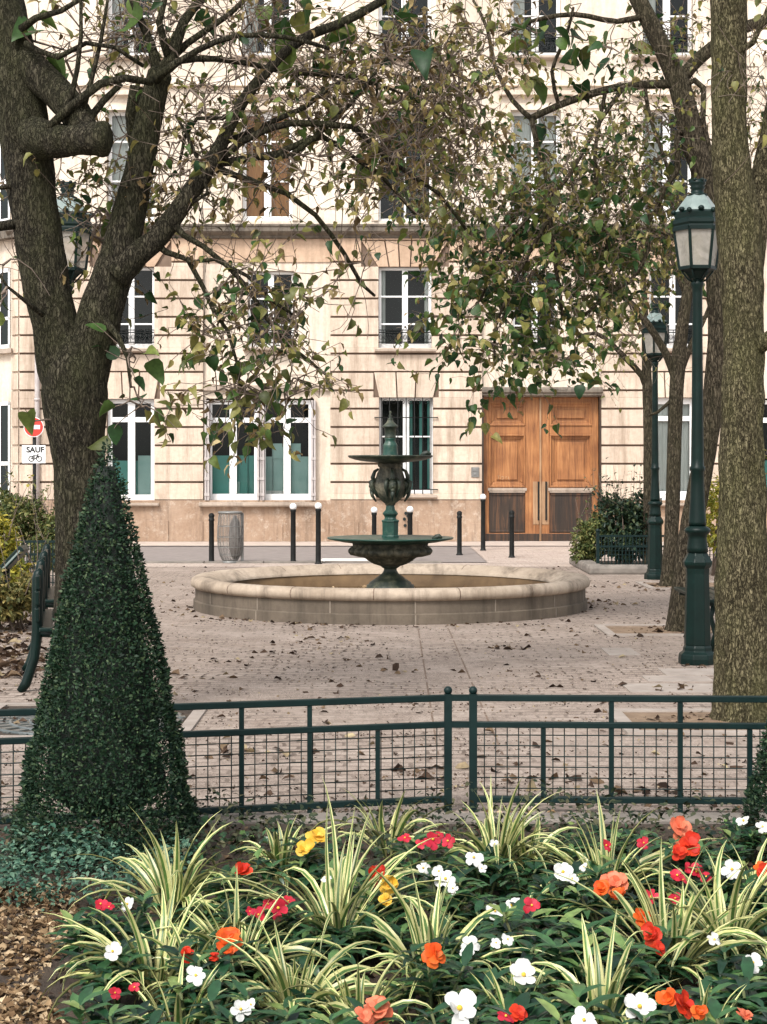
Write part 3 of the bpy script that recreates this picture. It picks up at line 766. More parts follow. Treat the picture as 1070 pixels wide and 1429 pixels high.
# ================================================================ FOUNTAIN
FC = Vector(((544.5 - CU)/F*19.05, 19.05, 0))
basin = thing('fountain_basin', 'wide round low stone basin with a rounded rim, in front of the oak door', 'fountain basin', FC)
SEG = 128
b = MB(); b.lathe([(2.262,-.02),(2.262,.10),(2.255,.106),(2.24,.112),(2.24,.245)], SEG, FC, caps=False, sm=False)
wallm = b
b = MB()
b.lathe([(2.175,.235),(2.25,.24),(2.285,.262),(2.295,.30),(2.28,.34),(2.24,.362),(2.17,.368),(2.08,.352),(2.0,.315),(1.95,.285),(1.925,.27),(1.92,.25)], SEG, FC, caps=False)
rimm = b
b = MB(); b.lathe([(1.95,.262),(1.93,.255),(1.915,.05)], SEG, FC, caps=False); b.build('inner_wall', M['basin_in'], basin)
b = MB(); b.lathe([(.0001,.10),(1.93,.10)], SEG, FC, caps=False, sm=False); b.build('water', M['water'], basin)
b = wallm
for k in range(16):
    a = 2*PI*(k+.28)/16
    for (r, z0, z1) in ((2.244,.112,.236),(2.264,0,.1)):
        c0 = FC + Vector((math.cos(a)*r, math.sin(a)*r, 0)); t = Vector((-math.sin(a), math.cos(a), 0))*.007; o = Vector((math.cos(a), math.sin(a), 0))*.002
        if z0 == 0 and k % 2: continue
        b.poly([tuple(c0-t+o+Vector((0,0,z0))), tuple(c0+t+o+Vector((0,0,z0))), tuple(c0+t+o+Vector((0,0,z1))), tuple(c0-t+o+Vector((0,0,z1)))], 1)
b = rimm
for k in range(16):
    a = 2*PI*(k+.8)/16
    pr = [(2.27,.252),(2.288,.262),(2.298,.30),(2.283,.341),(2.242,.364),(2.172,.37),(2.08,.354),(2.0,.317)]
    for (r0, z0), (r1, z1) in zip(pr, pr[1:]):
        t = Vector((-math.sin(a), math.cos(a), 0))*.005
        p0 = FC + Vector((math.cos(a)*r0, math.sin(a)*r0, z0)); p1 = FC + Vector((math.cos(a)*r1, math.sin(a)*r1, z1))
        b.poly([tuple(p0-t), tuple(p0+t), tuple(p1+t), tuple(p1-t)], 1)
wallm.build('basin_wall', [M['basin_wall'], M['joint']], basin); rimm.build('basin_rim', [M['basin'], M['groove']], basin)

ft = thing('tiered_fountain', 'dark green cast iron fountain of two wide dishes standing in the round basin', 'fountain', FC + Vector((0,0,.12)))
def zp(lst): return [(r*.001626, 2.3705 - .001626*zy) for r, zy in lst][::-1]
b = MB(); b.lathe([(.30,.1),(.285,.20)] + zp([(170,1320),(168,1304),(150,1296),(148,1286),(112,1262),(82,1240),(58,1222),(46,1200),(46,1188),(60,1180),(75,1168)][::-1]), 48, FC)
b.build('pedestal_foot', M['bronze'], ft)
def gad(r, z, a):
    return r*(1 - .10*(1-abs(math.sin(a*13))**.6)) if .55 < z < .70 else r
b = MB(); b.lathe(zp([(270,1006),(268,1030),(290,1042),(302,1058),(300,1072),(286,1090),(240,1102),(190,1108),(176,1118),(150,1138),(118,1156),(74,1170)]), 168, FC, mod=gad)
b.build('lower_bowl', M['bronze_brightened'], ft)
b = MB(); b.lathe(zp([(60,968),(300,974),(420,969),(446,966),(450,969),(448,975),(440,980),(400,988),(335,1000),(270,1008),(100,1010)]), 72, FC)
b.build('lower_dish', M['bronze_green'], ft)
b = MB(); b.lathe(zp([(30,735),(34,755),(36,770),(46,782),(58,795),(58,803),(48,812),(42,826),(46,838),(66,846),(68,852),(62,860),(60,950),(66,958),(66,972)]), 8, FC, sm=False, a0=PI/8)
b.build('column', M['bronze_green'], ft)
def vmod(r, z, a):
    return r*(1 + .10*math.sin(4*a)*(1 if 1.3 < z < 1.56 else .2) + .045*math.sin(16*a) + .02*math.sin(9*a+z*40))
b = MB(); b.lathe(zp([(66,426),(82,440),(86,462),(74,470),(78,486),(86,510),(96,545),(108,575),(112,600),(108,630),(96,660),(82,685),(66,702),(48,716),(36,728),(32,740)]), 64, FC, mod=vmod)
b.build('vase', M['bronze_brightened'], ft)
for k in range(4):
    a = PI/4*(2*k) + .12
    d = Vector((math.cos(a), math.sin(a), 0)); tn = Vector((-d.y, d.x, 0))
    m_ = MB(); c0 = FC + d*.175 + Vector((0,0,1.40))
    m_.ball(c0 + d*.01, .06, sq=(1,1,1.25)); m_.ball(c0 + d*.055 + Vector((0,0,-.01)), .022, seg=8); m_.ball(c0 + d*.04 + Vector((0,0,-.055)), .028, seg=8)
    for sg in (-1, 1):
        m_.ball(c0 + d*.045 + tn*.024*sg + Vector((0,0,.03)), .017, seg=8); 
        m_.tube([c0 + tn*.05*sg + Vector((0,0,.07)), c0 + d*.05 + tn*.075*sg + Vector((0,0,.035)), c0 + d*.04 + tn*.08*sg + Vector((0,0,-.03)), c0 + tn*.06*sg + Vector((0,0,-.08)), c0 - d*.03 + tn*.05*sg + Vector((0,0,-.14))], [.018,.024,.02,.018,.008], 8)
    m_.tube([c0 - d*.04 + Vector((0,0,.19)), c0 + d*.005 + Vector((0,0,.16)), c0 + d*.03 + Vector((0,0,.09)), c0 + d*.02 + Vector((0,0,.05))], [.012,.02,.026,.02], 8)
    m_.tube([c0 + d*.04 + Vector((0,0,-.07)), c0 + d*.035 + Vector((0,0,-.12)), c0 - d*.01 + Vector((0,0,-.19))], [.026,.02,.008], 8)
    m_.build('mask_ornament', M['bronze'], ft)
b = MB(); b.lathe(zp([(60,385),(200,392),(278,388),(298,384),(303,388),(300,394),(292,402),(250,416),(210,424),(160,430),(110,434),(84,440)]), 72, FC)
b.build('upper_dish', M['bronze'], ft)
b = MB(); b.lathe(zp([(40,262),(42,268),(36,276),(38,290),(46,302),(52,314),(50,326),(55,384),(57,392)]), 24, FC); b.build('upper_column', M['bronze_green'], ft)
b = MB(); b.lathe(zp([(.5,66),(8,72),(9,80),(4,92),(15,103),(5,114),(21,125),(18,130),(23,144),(34,156),(50,170),(57,179),(54,186),(42,188),(39,250),(42,258),(40,264)]), 24, FC); b.build('finial', M['bronze'], ft)
for (dx, dy, z) in ((.53, -.2, .80), (.40, -.12, 1.755)):
    b = MB(); c0 = FC + Vector((dx, dy, z)); b.tube([c0 + Vector((-.05,0,-.02)), c0 + Vector((0,0,.012)), c0 + Vector((.03,-.01,.02)), c0 + Vector((.06,-.02,0))], [.02,.032,.028,.012], 8)
    b.build('spout', M['bronze'], ft)

# ================================================================ STREET LAMPS
def make_lamp(loc, label):
    t = thing('street_lamp', label, 'street lamp', loc, 'green cast iron lamps round the square')
    def q(l, dx=0): return [(r/170.6, CH + (HV - y)/170.6) for r, y in l][::-1]
    o = Vector(loc)
    b = MB(); b.lathe(q([(18,899),(20,903),(20.5,908),(26,912),(27,918),(27,926.2)]), 8, o, sm=False, a0=PI/8); b.build('plinth', M['green'], t, bevel=.006)
    b = MB(); b.lathe(q([(13.5,770),(16,775),(19,780),(21,784),(20.5,788),(17,793),(16.5,800),(18.4,880),(18.8,899.5)]), 8, o, sm=False, a0=PI/8); b.build('pedestal', M['green'], t, bevel=.005)
    def fl(r, z, a): return r*(1 + .03*abs(math.sin(a*6)))
    b = MB(); b.lathe(q([(10,732),(12,734),(17,737),(18.5,740),(17,743),(13.5,746),(13,752),(14.5,764),(15,770.5)]), 24, o); b.build('collar', M['green'], t)
    b = MB(); b.lathe(q([(8.8,376),(9,380),(6,386),(6.2,392),(8.5,394),(8.5,398),(7,402),(6.6,410),(7.6,560),(8.6,640),(8.8,650),(10.4,652),(10.4,656),(8.8,659),(9.2,680),(10,700),(11.8,728),(12.3,733)]), 24, o, mod=fl); b.build('post', M['green'], t)
    zb, zt_ = CH + (HV-374.5)/170.6, CH + (HV-321)/170.6
    rb, rt = 25/170.6, 32.5/170.6
    fr = MB(); gl = MB()
    def ring(r, z): return [o + Vector((r*math.cos(PI/3*k), r*math.sin(PI/3*k), z)) for k in range(6)]
    B, T = ring(rb, zb), ring(rt, zt_)
    for k in range(6):
        k2 = (k+1) % 6
        gl.poly([tuple(B[k]), tuple(B[k2]), tuple(T[k2]), tuple(T[k])])
        fr.bar(B[k], T[k], .022, .022, up=(B[k]-o).normalized()); fr.bar(B[k], B[k2], .02, .026); fr.bar(T[k], T[k2], .03, .03)
    fr.lathe(q([(10,389),(12,386),(18,380),(25,377),(25.5,374.5),(22,374)]), 6, o, sm=False)
    for k in range(6):
        a = PI/3*k; d = Vector((math.cos(a), math.sin(a), 0))
        fr.tube([o + d*.035 + Vector((0,0,CH+(HV-394)/170.6)), o + d*.075 + Vector((0,0,CH+(HV-390)/170.6)), o + d*.13 + Vector((0,0,CH+(HV-378)/170.6))], .008, 5)
    fr.build('lantern_frame', M['green'], t)
    gl.build('lantern_glass', M['lampglass'], t)
    hd = MB(); hd.lathe(q([(28,292),(31.5,297),(33,299),(32,306),(34,308),(34.5,313),(33,316),(34,320),(32,323)]), 6, o, sm=False); 
    for k in range(6):
        a = PI/3*k; d = Vector((math.cos(a), math.sin(a), 0)); e = Vector((math.cos(a+PI/6), math.sin(a+PI/6), 0))
        hd.ball(o + d*.195 + Vector((0,0,CH+(HV-297)/170.6)), .022, seg=8); hd.ball(o + e*.165 + Vector((0,0,CH+(HV-294)/170.6)), .026, seg=8, sq=(1,1,.8))
    hd.build('lantern_hood', M['green'], t)
    b = MB(); b.lathe(q([(13,272.5),(15,274),(31,296)]), 6, o, sm=False); b.build('lantern_roof', M['lamproof'], t)
    b = MB(); b.lathe(q([(8,252),(10,251.5),(11.5,254),(12,257),(9,260),(11,262),(8.5,265),(9,270),(14,272),(14,274)]), 12, o)
    for k in range(6):
        a = PI/3*k; b.ball(o + Vector((.06*math.cos(a), .06*math.sin(a), CH+(HV-252)/170.6)), .016, seg=6)
    b.build('chimney', M['green'], t)
    return t
lamp = make_lamp((P(973,926,13.48).x, 13.48, 0), 'tall dark green street lamp standing just left of the thick ridged trunk')
dup(lamp, (P(94,926,13.6).x, 13.6, 0), 'dark green street lamp mostly hidden behind the dark forked trunk', rz=.1)
dup(lamp, (P(914,808,23.7).x, 23.7, 0), 'far dark green street lamp beside the kerbed dark shrub', rz=.25)

# ================================================================ BOLLARDS
def bollard(u, vt, d, white, label):
    x = (u - CU)/F*d; h = CH + (HV - vt)/F*d
    t = thing('bollard', label, 'bollard', (x, d, 0), 'black bollards along the street')
    b = MB(); b.lathe([(.062,0),(.062,.02),(.05,.03),(.045,.05),(.042,h-.14),(.05,h-.13),(.05,h-.10),(.04,h-.09)] + ([(.042,h-.07)] if white else [(.048,h-.06),(.05,h-.03),(.03,h-.005),(.01,h)]), 14, (x,d,0))
    b.build('post', M['iron'], t)
    if white:
        b = MB(); b.ball((x,d,h-.05), .06, seg=16, rings=10); b.build('ball_cap', M['white'], t)
for a in ((295,716,27.75,0,'plain black bollard immediately left of the wire litter bin'),
          (409,703,27.75,1,'left one of two white-capped bollards under the wide teal window'),
          (444,702,27.4,1,'right one of two white-capped bollards under the wide teal window'),
          (522,708,29.6,1,'white-capped bollard just left of the fountain column'),
          (572,707,28.0,1,'white-capped bollard just right of the fountain column'),
          (641,713,30.2,0,'plain black bollard standing alone between the fountain and the oak door'),
          (674,690,31.8,1,'white-capped bollard at the left jamb of the oak door'),
          (714,712,29.3,0,'plain black bollard in front of the left oak door leaf')): bollard(*a)

# ================================================================ LITTER BIN
d = 27.75; x = (321-CU)/F*d
lb = thing('litter_bin', 'wire mesh litter bin with a grey plastic liner under the wide window', 'litter bin', (x, d, 0))
k = d/F
prof = [(.10,.0),(.13,.03),(.17,.10),(.205,.25),(.218,.42),(.21,.60),(.195,.76),(.185,.82)]
b = MB()
for i in range(22):
    a = 2*PI*i/22; b.tube([(x+r*math.cos(a), d+r*math.sin(a), z+.02) for r, z in prof], .005, 4)
for r, z in ((.18,.12),(.205,.25),(.218,.42),(.21,.6)):
    b.tube([(x+r*math.cos(2*PI*i/24), d+r*math.sin(2*PI*i/24), z+.02) for i in range(25)], .006, 4)
b.build('wire_basket', M['binmetal'], lb)
b = MB(); b.tube([(x+.19*math.cos(2*PI*i/24), d+.19*math.sin(2*PI*i/24), .85) for i in range(25)], .02, 8)
b.lathe([(.17,.0),(.17,.03),(.05,.05)], 20, (x,d,0)); b.bar((x+.2,d+.05,.0),(x+.2,d+.05,.84), .05, .03)
b.build('rim_and_stand', M['binmetal'], lb)
b = MB(); b.lathe([(r*.93*(1) , z+.03) for r, z in prof], 40, (x,d,0), mod=lambda r, z, a: r*(1+.05*math.sin(a*7+z*5)+.03*math.sin(a*13-z*9))); b.build('liner', M['liner'], lb)
b = MB(); b.lathe([(.02,.06),(.08,.12),(.11,.3),(.10,.5),(.08,.68),(.02,.8)], 20, (x+.08,d+.02,0), mod=lambda r, z, a: r*(1+.18*math.sin(a*3+z*9)+.1*math.sin(a*5-z*23))); b.build('crumpled_bag', M['liner_dark'], lb)

# ================================================================ ROAD SIGN
d = 32.0; x = (47-CU)/F*d
sg = thing('road_sign', 'round red no-entry sign over a white plate on a dark post', 'road sign', (x, d, 0))
zc = CH - (596-HV)/F*d; r_ = 14*d/F
b = MB(); b.tube([(x,d+.05,0),(x,d+.05,zc+.1)], .035, 8); b.build('post', M['iron'], sg)
def disc(b, c, r, y0, y1, seg=32): b.prismy([(c[0]+r*math.cos(2*PI*i/seg), c[1]+r*math.sin(2*PI*i/seg)) for i in range(seg)], y0, y1)
b = MB(); disc(b, (x,zc), r_, d-.012, d+.01); pl_ = b.build('sign_disc', M['white'], sg)
b = MB(); disc(b, (x,zc), r_*.93, d-.016, d-.0125); b.build('red_field', M['signred'], pl_)
b = MB(); b.box(x-r_*.64, x+r_*.64, d-.021, d-.0165, zc-.04, zc+.04); b.build('white_bar', M['white'], pl_)
zs = CH - (634-HV)/F*d; hw = 16.5*d/F; hh = 12.5*d/F
b = MB(); b.box(x-hw, x+hw, d-.01, d+.01, zs-hh, zs+hh); pp = b.build('exemption_plate', M['white'], sg, bevel=.006)
def text(body, size, loc, mat_, parent, name='lettering', rot=(PI/2,0,0)):
    c = bpy.data.curves.new(name, 'FONT'); c.body = body; c.size = size; c.align_x = 'CENTER'; c.align_y = 'CENTER'; c.extrude = .002; c.offset = .004
    tmp = bpy.data.objects.new(name, c); COL.objects.link(tmp); bpy.context.view_layer.update()
    me = bpy.data.meshes.new_from_object(tmp.evaluated_get(bpy.context.evaluated_depsgraph_get())); bpy.data.objects.remove(tmp); bpy.data.curves.remove(c)
    me.materials.clear(); me.materials.append(mat_); o = bpy.data.objects.new(name, me); COL.objects.link(o); o.parent = parent
    rl = root_loc(parent); o.location = (loc[0]-rl[0], loc[1]-rl[1], loc[2]-rl[2]); o.rotation_euler = rot
    return o
text('SAUF', .15, (x+.03, d-.013, zs+.085), M['iron'], pp)
b = MB()
for dx in (-.075, .075): b.tube([(x+.03+dx+.05*math.cos(2*PI*i/14), d-.014, zs-.085+.05*math.sin(2*PI*i/14)) for i in range(15)], .008, 4)
for pts in ([(-.075,-.085),(-.03,-.02),(.05,-.02),(0,-.085),(-.03,-.02)],[(0,-.085),(-.075,-.085)],[(.075,-.085),(.04,.0),(.07,.01)]): b.tube([(x+.03+p[0], d-.014, zs+p[1]) for p in pts], .008, 4)
b.build('bicycle_symbol', M['iron'], pp)

# ================================================================ BENCHES
def bench(A, B, side, label, name='park_bench'):
    """A, B: feet of the two end supports; side: +1 seat to the right of A->B"""
    A, B = Vector(A), Vector(B); t = (B-A).normalized(); sd = Vector((t.y, -t.x, 0))*side; up = Vector((0,0,1))
    th = thing(name, label, 'bench', A, 'green slatted park benches')
    for p in (A, B):
        m_ = MB()
        m_.tube([p - sd*.12, p - sd*.08 + up*.06, p - sd*.02 + up*.24, p + sd*.0 + up*.44, p - sd*.0 + up*.64, p + sd*.005 + up*.80, p + sd*.01 + up*.85, p + sd*.03 + up*.872], [.03,.036,.034,.04,.04,.044,.036,.02], 10)
        m_.tube([p + sd*.0 + up*.42, p + sd*.2 + up*.40, p + sd*.40 + up*.43], [.03,.025,.025], 8)
        m_.tube([p + sd*.30 + up*.42, p + sd*.33 + up*.3, p + sd*.29 + up*.15, p + sd*.33], [.024,.022,.022,.034], 8)
        m_.build('support', M['green'], th)
    def slat(c, w, h, nm):
        m_ = MB(); m_.bar(A - t*.18 + c, B + t*.18 + c, w, h, up=up); m_.build(nm, M['green'], th, bevel=.008)
    for k in range(4): slat(sd*(.06+.105*k) + up*.455, .09, .03, 'seat_slat')
    for z, o in ((.56,-.0),(.68,.0),(.79,.005)): slat(sd*o + up*z, .032, .10, 'back_slat')
    return th
def onray(u0, d0, u1, d1, f):
    dd = d0 + (d1-d0)*f; u = u0 + (u1-u0)*f
    return ((u-CU)/F*dd, dd, 0)
b0 = (52, 11.8); b1 = (64, 15.6)
p = [((b0[0]+(b1[0]-b0[0])*f - CU)/F*(b0[1]+(b1[1]-b0[1])*f), b0[1]+(b1[1]-b0[1])*f, 0) for f in (0, .32, .66, 1)]
bench(p[0], p[1], 1, 'nearer dark green bench seen end-on behind the clipped cone')
bench(p[2], p[3], 1, 'farther dark green bench seen end-on behind the clipped cone')
bench((3.18,14.35,0), (3.18,15.5,0), -1, 'green bench whose seat end shows just left of the tall lamp base')

# ================================================================ FENCE
def fpt(u, d): return Vector(((u-CU)/F*d, d, 0))
def fence(u0, d0, u1, d1, ups, label, gate_end):
    A, B = fpt(u0, d0), fpt(u1, d1)
    t = thing('low_fence', label, 'fence', (A+B)/2)
    up = Vector((0,0,1))
    def at(u):
        # point of the fence line seen at picture column u
        k = (u-CU)/F; dx = B-A
        f = (A.x - k*A.y)/(k*dx.y - dx.x); return A + dx*f
    zt_, zm, zb = .532, .408, .062
    for z, w, nm in ((zt_,.03,'top_rail'),(zm,.028,'middle_rail'),(zb,.03,'bottom_rail')):
        m_ = MB(); m_.bar(A+up*z, B+up*z, w, w); m_.build(nm, M['fence'], t, bevel=.004)
    for u, full in ups:
        q = at(u); m_ = MB(); m_.bar(q+up*(zb+.016 if not full else 0), q+up*((zm-.016) if not full else zt_-.016), .022, .022, up=(0,1,0)); m_.build('upright', M['fence'], t)
    g = at(gate_end); m_ = MB(); m_.bar(g+up*0, g+up*.55, .036, .036, up=(0,1,0)); m_.ball(g+up*.566, .020); m_.build('gate_post', M['fence'], t)
    m_ = MB(); L = (B-A).length; n_ = int(L/.0525)
    for i in range(1, n_):
        q = A + (B-A)*i/n_ + Vector((0,.012,0)); m_.tube([q+up*zb, q+up*zm], .0033, 4)
    for j in range(1, 7):
        z = zb + (zm-zb)*j/7; m_.tube([A+up*z+Vector((0,.007,0)), B+up*z+Vector((0,.007,0))], .0033, 4)
    m_.build('wire_mesh', M['fence'], t)
    return t
fence(-420, 6.9, 625, 7.66, [(-250,1),(-145,0),(-48,1),(45,0),(143,1),(240,0),(337,1),(432,1),(527,0)], 'left run of low green wire fence passing behind the clipped cone', 625)
fence(660, 7.66, 1500, 7.56, [(758,0),(853,1),(949,1),(1046,0),(1142,1),(1240,0),(1336,1),(1430,1)], 'right run of low green wire fence in front of the ridged trunk', 660)
gt = thing('gate_link', 'short green rail pair joining the two ball-topped fence posts', 'gate', fpt(642, 7.66))
for z, nm in ((.532,'top_link'),(.408,'lower_link')):
    m_ = MB(); m_.bar(fpt(629.5,7.66)+Vector((0,0,z)), fpt(655.5,7.66)+Vector((0,0,z)), .028, .028); m_.build(nm, M['fence'], gt)
# cast-iron grate round the left tree
c0 = Vector((P(118,0,10.4).x, 10.42, 0))
tg = thing('tree_grate', 'square slotted iron grate set in the paving around the dark trunk', 'tree grate', c0)
m_ = MB(); w_ = .72
for (x0, x1, y0, y1) in ((-w_,w_,-w_,-w_+.08),(-w_,w_,w_-.08,w_),(-w_,-w_+.08,-w_+.08,w_-.08),(w_-.08,w_,-w_+.08,w_-.08)): m_.box(c0.x+x0, c0.x+x1, c0.y+y0, c0.y+y1, -.02, .014)
m_.build('grate_frame', M['slab'], tg)
m_ = MB()
for i in range(28):
    a = 2*PI*i/28
    r1 = min(w_-.09, .62/max(abs(math.cos(a)), abs(math.sin(a)))) if True else 0
    q = Vector((math.cos(a), math.sin(a), 0)); m_.bar(c0+q*.34+Vector((0,0,.004)), c0+q*r1+Vector((0,0,.004)), .055, .012)
for r in (.34,.46,.6):
    m_.tube([c0+Vector((r*math.cos(2*PI*i/40), r*math.sin(2*PI*i/40), .004)) for i in range(41)], .014, 6)
m_.build('slotted_grille', noisy('worn_grate_iron', [(.3,(.09,.11,.11)),(.7,(.2,.22,.22))], 9, rough=.35, metal=.5, bstr=.2), tg)
m_ = MB(); m_.poly([(c0.x-w_+.08,c0.y-w_+.08,.002),(c0.x+w_-.08,c0.y-w_+.08,.002),(c0.x+w_-.08,c0.y+w_-.08,.002),(c0.x-w_+.08,c0.y+w_-.08,.002)]); m_.build('soil_bed', M['soil'], tg)
# slanted green board among the yellow shrubs
q = P(18, 790, 17.5)
ib = thing('info_board', 'small tilted dark green board on a stake among the yellow shrubs', 'board', (q.x, q.y, 0))
m_ = MB(); m_.bar((q.x-.06,q.y,.0),(q.x-.06,q.y,.55), .05, .05, up=(0,1,0)); m_.build('stake', M['green'], ib)
m_ = MB(); m_.bar((q.x-.14,q.y-.02,.48),(q.x+.13,q.y-.02,.76), .30, .07, up=(-.7,0,.7)); bo = m_.build('board', M['green'], ib, bevel=.008)
m_ = MB(); m_.bar((q.x-.11,q.y-.172,.50),(q.x+.11,q.y-.172,.73), .006, .018, up=(-.7,0,.7)); m_.build('edge_strip', M['lamproof'], bo)
# railing behind the left shrubs and small fence with kerb at the right shrub bed
def railing(A, B, h, label, n_, cat='railing'):
    A, B = Vector(A), Vector(B); up = Vector((0,0,1)); t = thing('garden_railing', label, cat, (A+B)/2)
    for z in (h, h-.16, .08):
        m_ = MB(); m_.bar(A+up*z, B+up*z, .03, .03); m_.build('rail', M['fence'], t)
    m_ = MB()
    for i in range(n_+1):
        q = A+(B-A)*i/n_; m_.bar(q+up*.08, q+up*h, .014, .014, up=(0,1,0))
    for j in range(1, 5): m_.bar(A+up*(.08+(h-.24)*j/5), B+up*(.08+(h-.24)*j/5), .008, .008)
    m_.build('wire_infill', M['fence'], t)
    for q in (A, B):
        m_ = MB(); m_.bar(q, q+up*(h+.06), .05, .05, up=(0,1,0)); m_.ball(q+up*(h+.08), .035); m_.build('post', M['fence'], t)
railing((P(-40,0,20.6).x,20.6,0), (P(84,0,20.6).x,20.6,0), .68, 'thin green garden railing behind the left shrubs and the no-entry post', 24)
railing((P(834,0,25.2).x,25.2,0), (P(1010,0,25.2).x,25.2,0), .56, 'low green railing in front of the dark shrub by the far lamp', 36)
m_ = MB(); xa = P(822,0,24.7).x
m_.box(xa, xa+3.2, 24.72, 24.98, -.02, .14); m_.box(xa, xa+.26, 24.99, 27.4, -.02, .14)
tag(m_.build('bed_kerb', M['kerbs'], origin=(xa,24.7,0), bevel=.05), 'rounded stone kerb edging the dark shrub bed by the far lamp', 'kerb')
m_ = MB(); m_.poly([(xa+.27,24.99,.06),(xa+3.2,24.99,.06),(xa+3.2,27.4,.06),(xa+.27,27.4,.06)]); tag(m_.build('shrub_bed', M['soil']), kind='structure')
m_ = MB(); m_.poly([(-9,13.6,.006),(-3.42,13.6,.006),(-3.9,16.9,.006),(-4.55,21.5,.006),(-9,21.5,.006)]); tag(m_.build('side_bed', M['pit']), kind='structure')
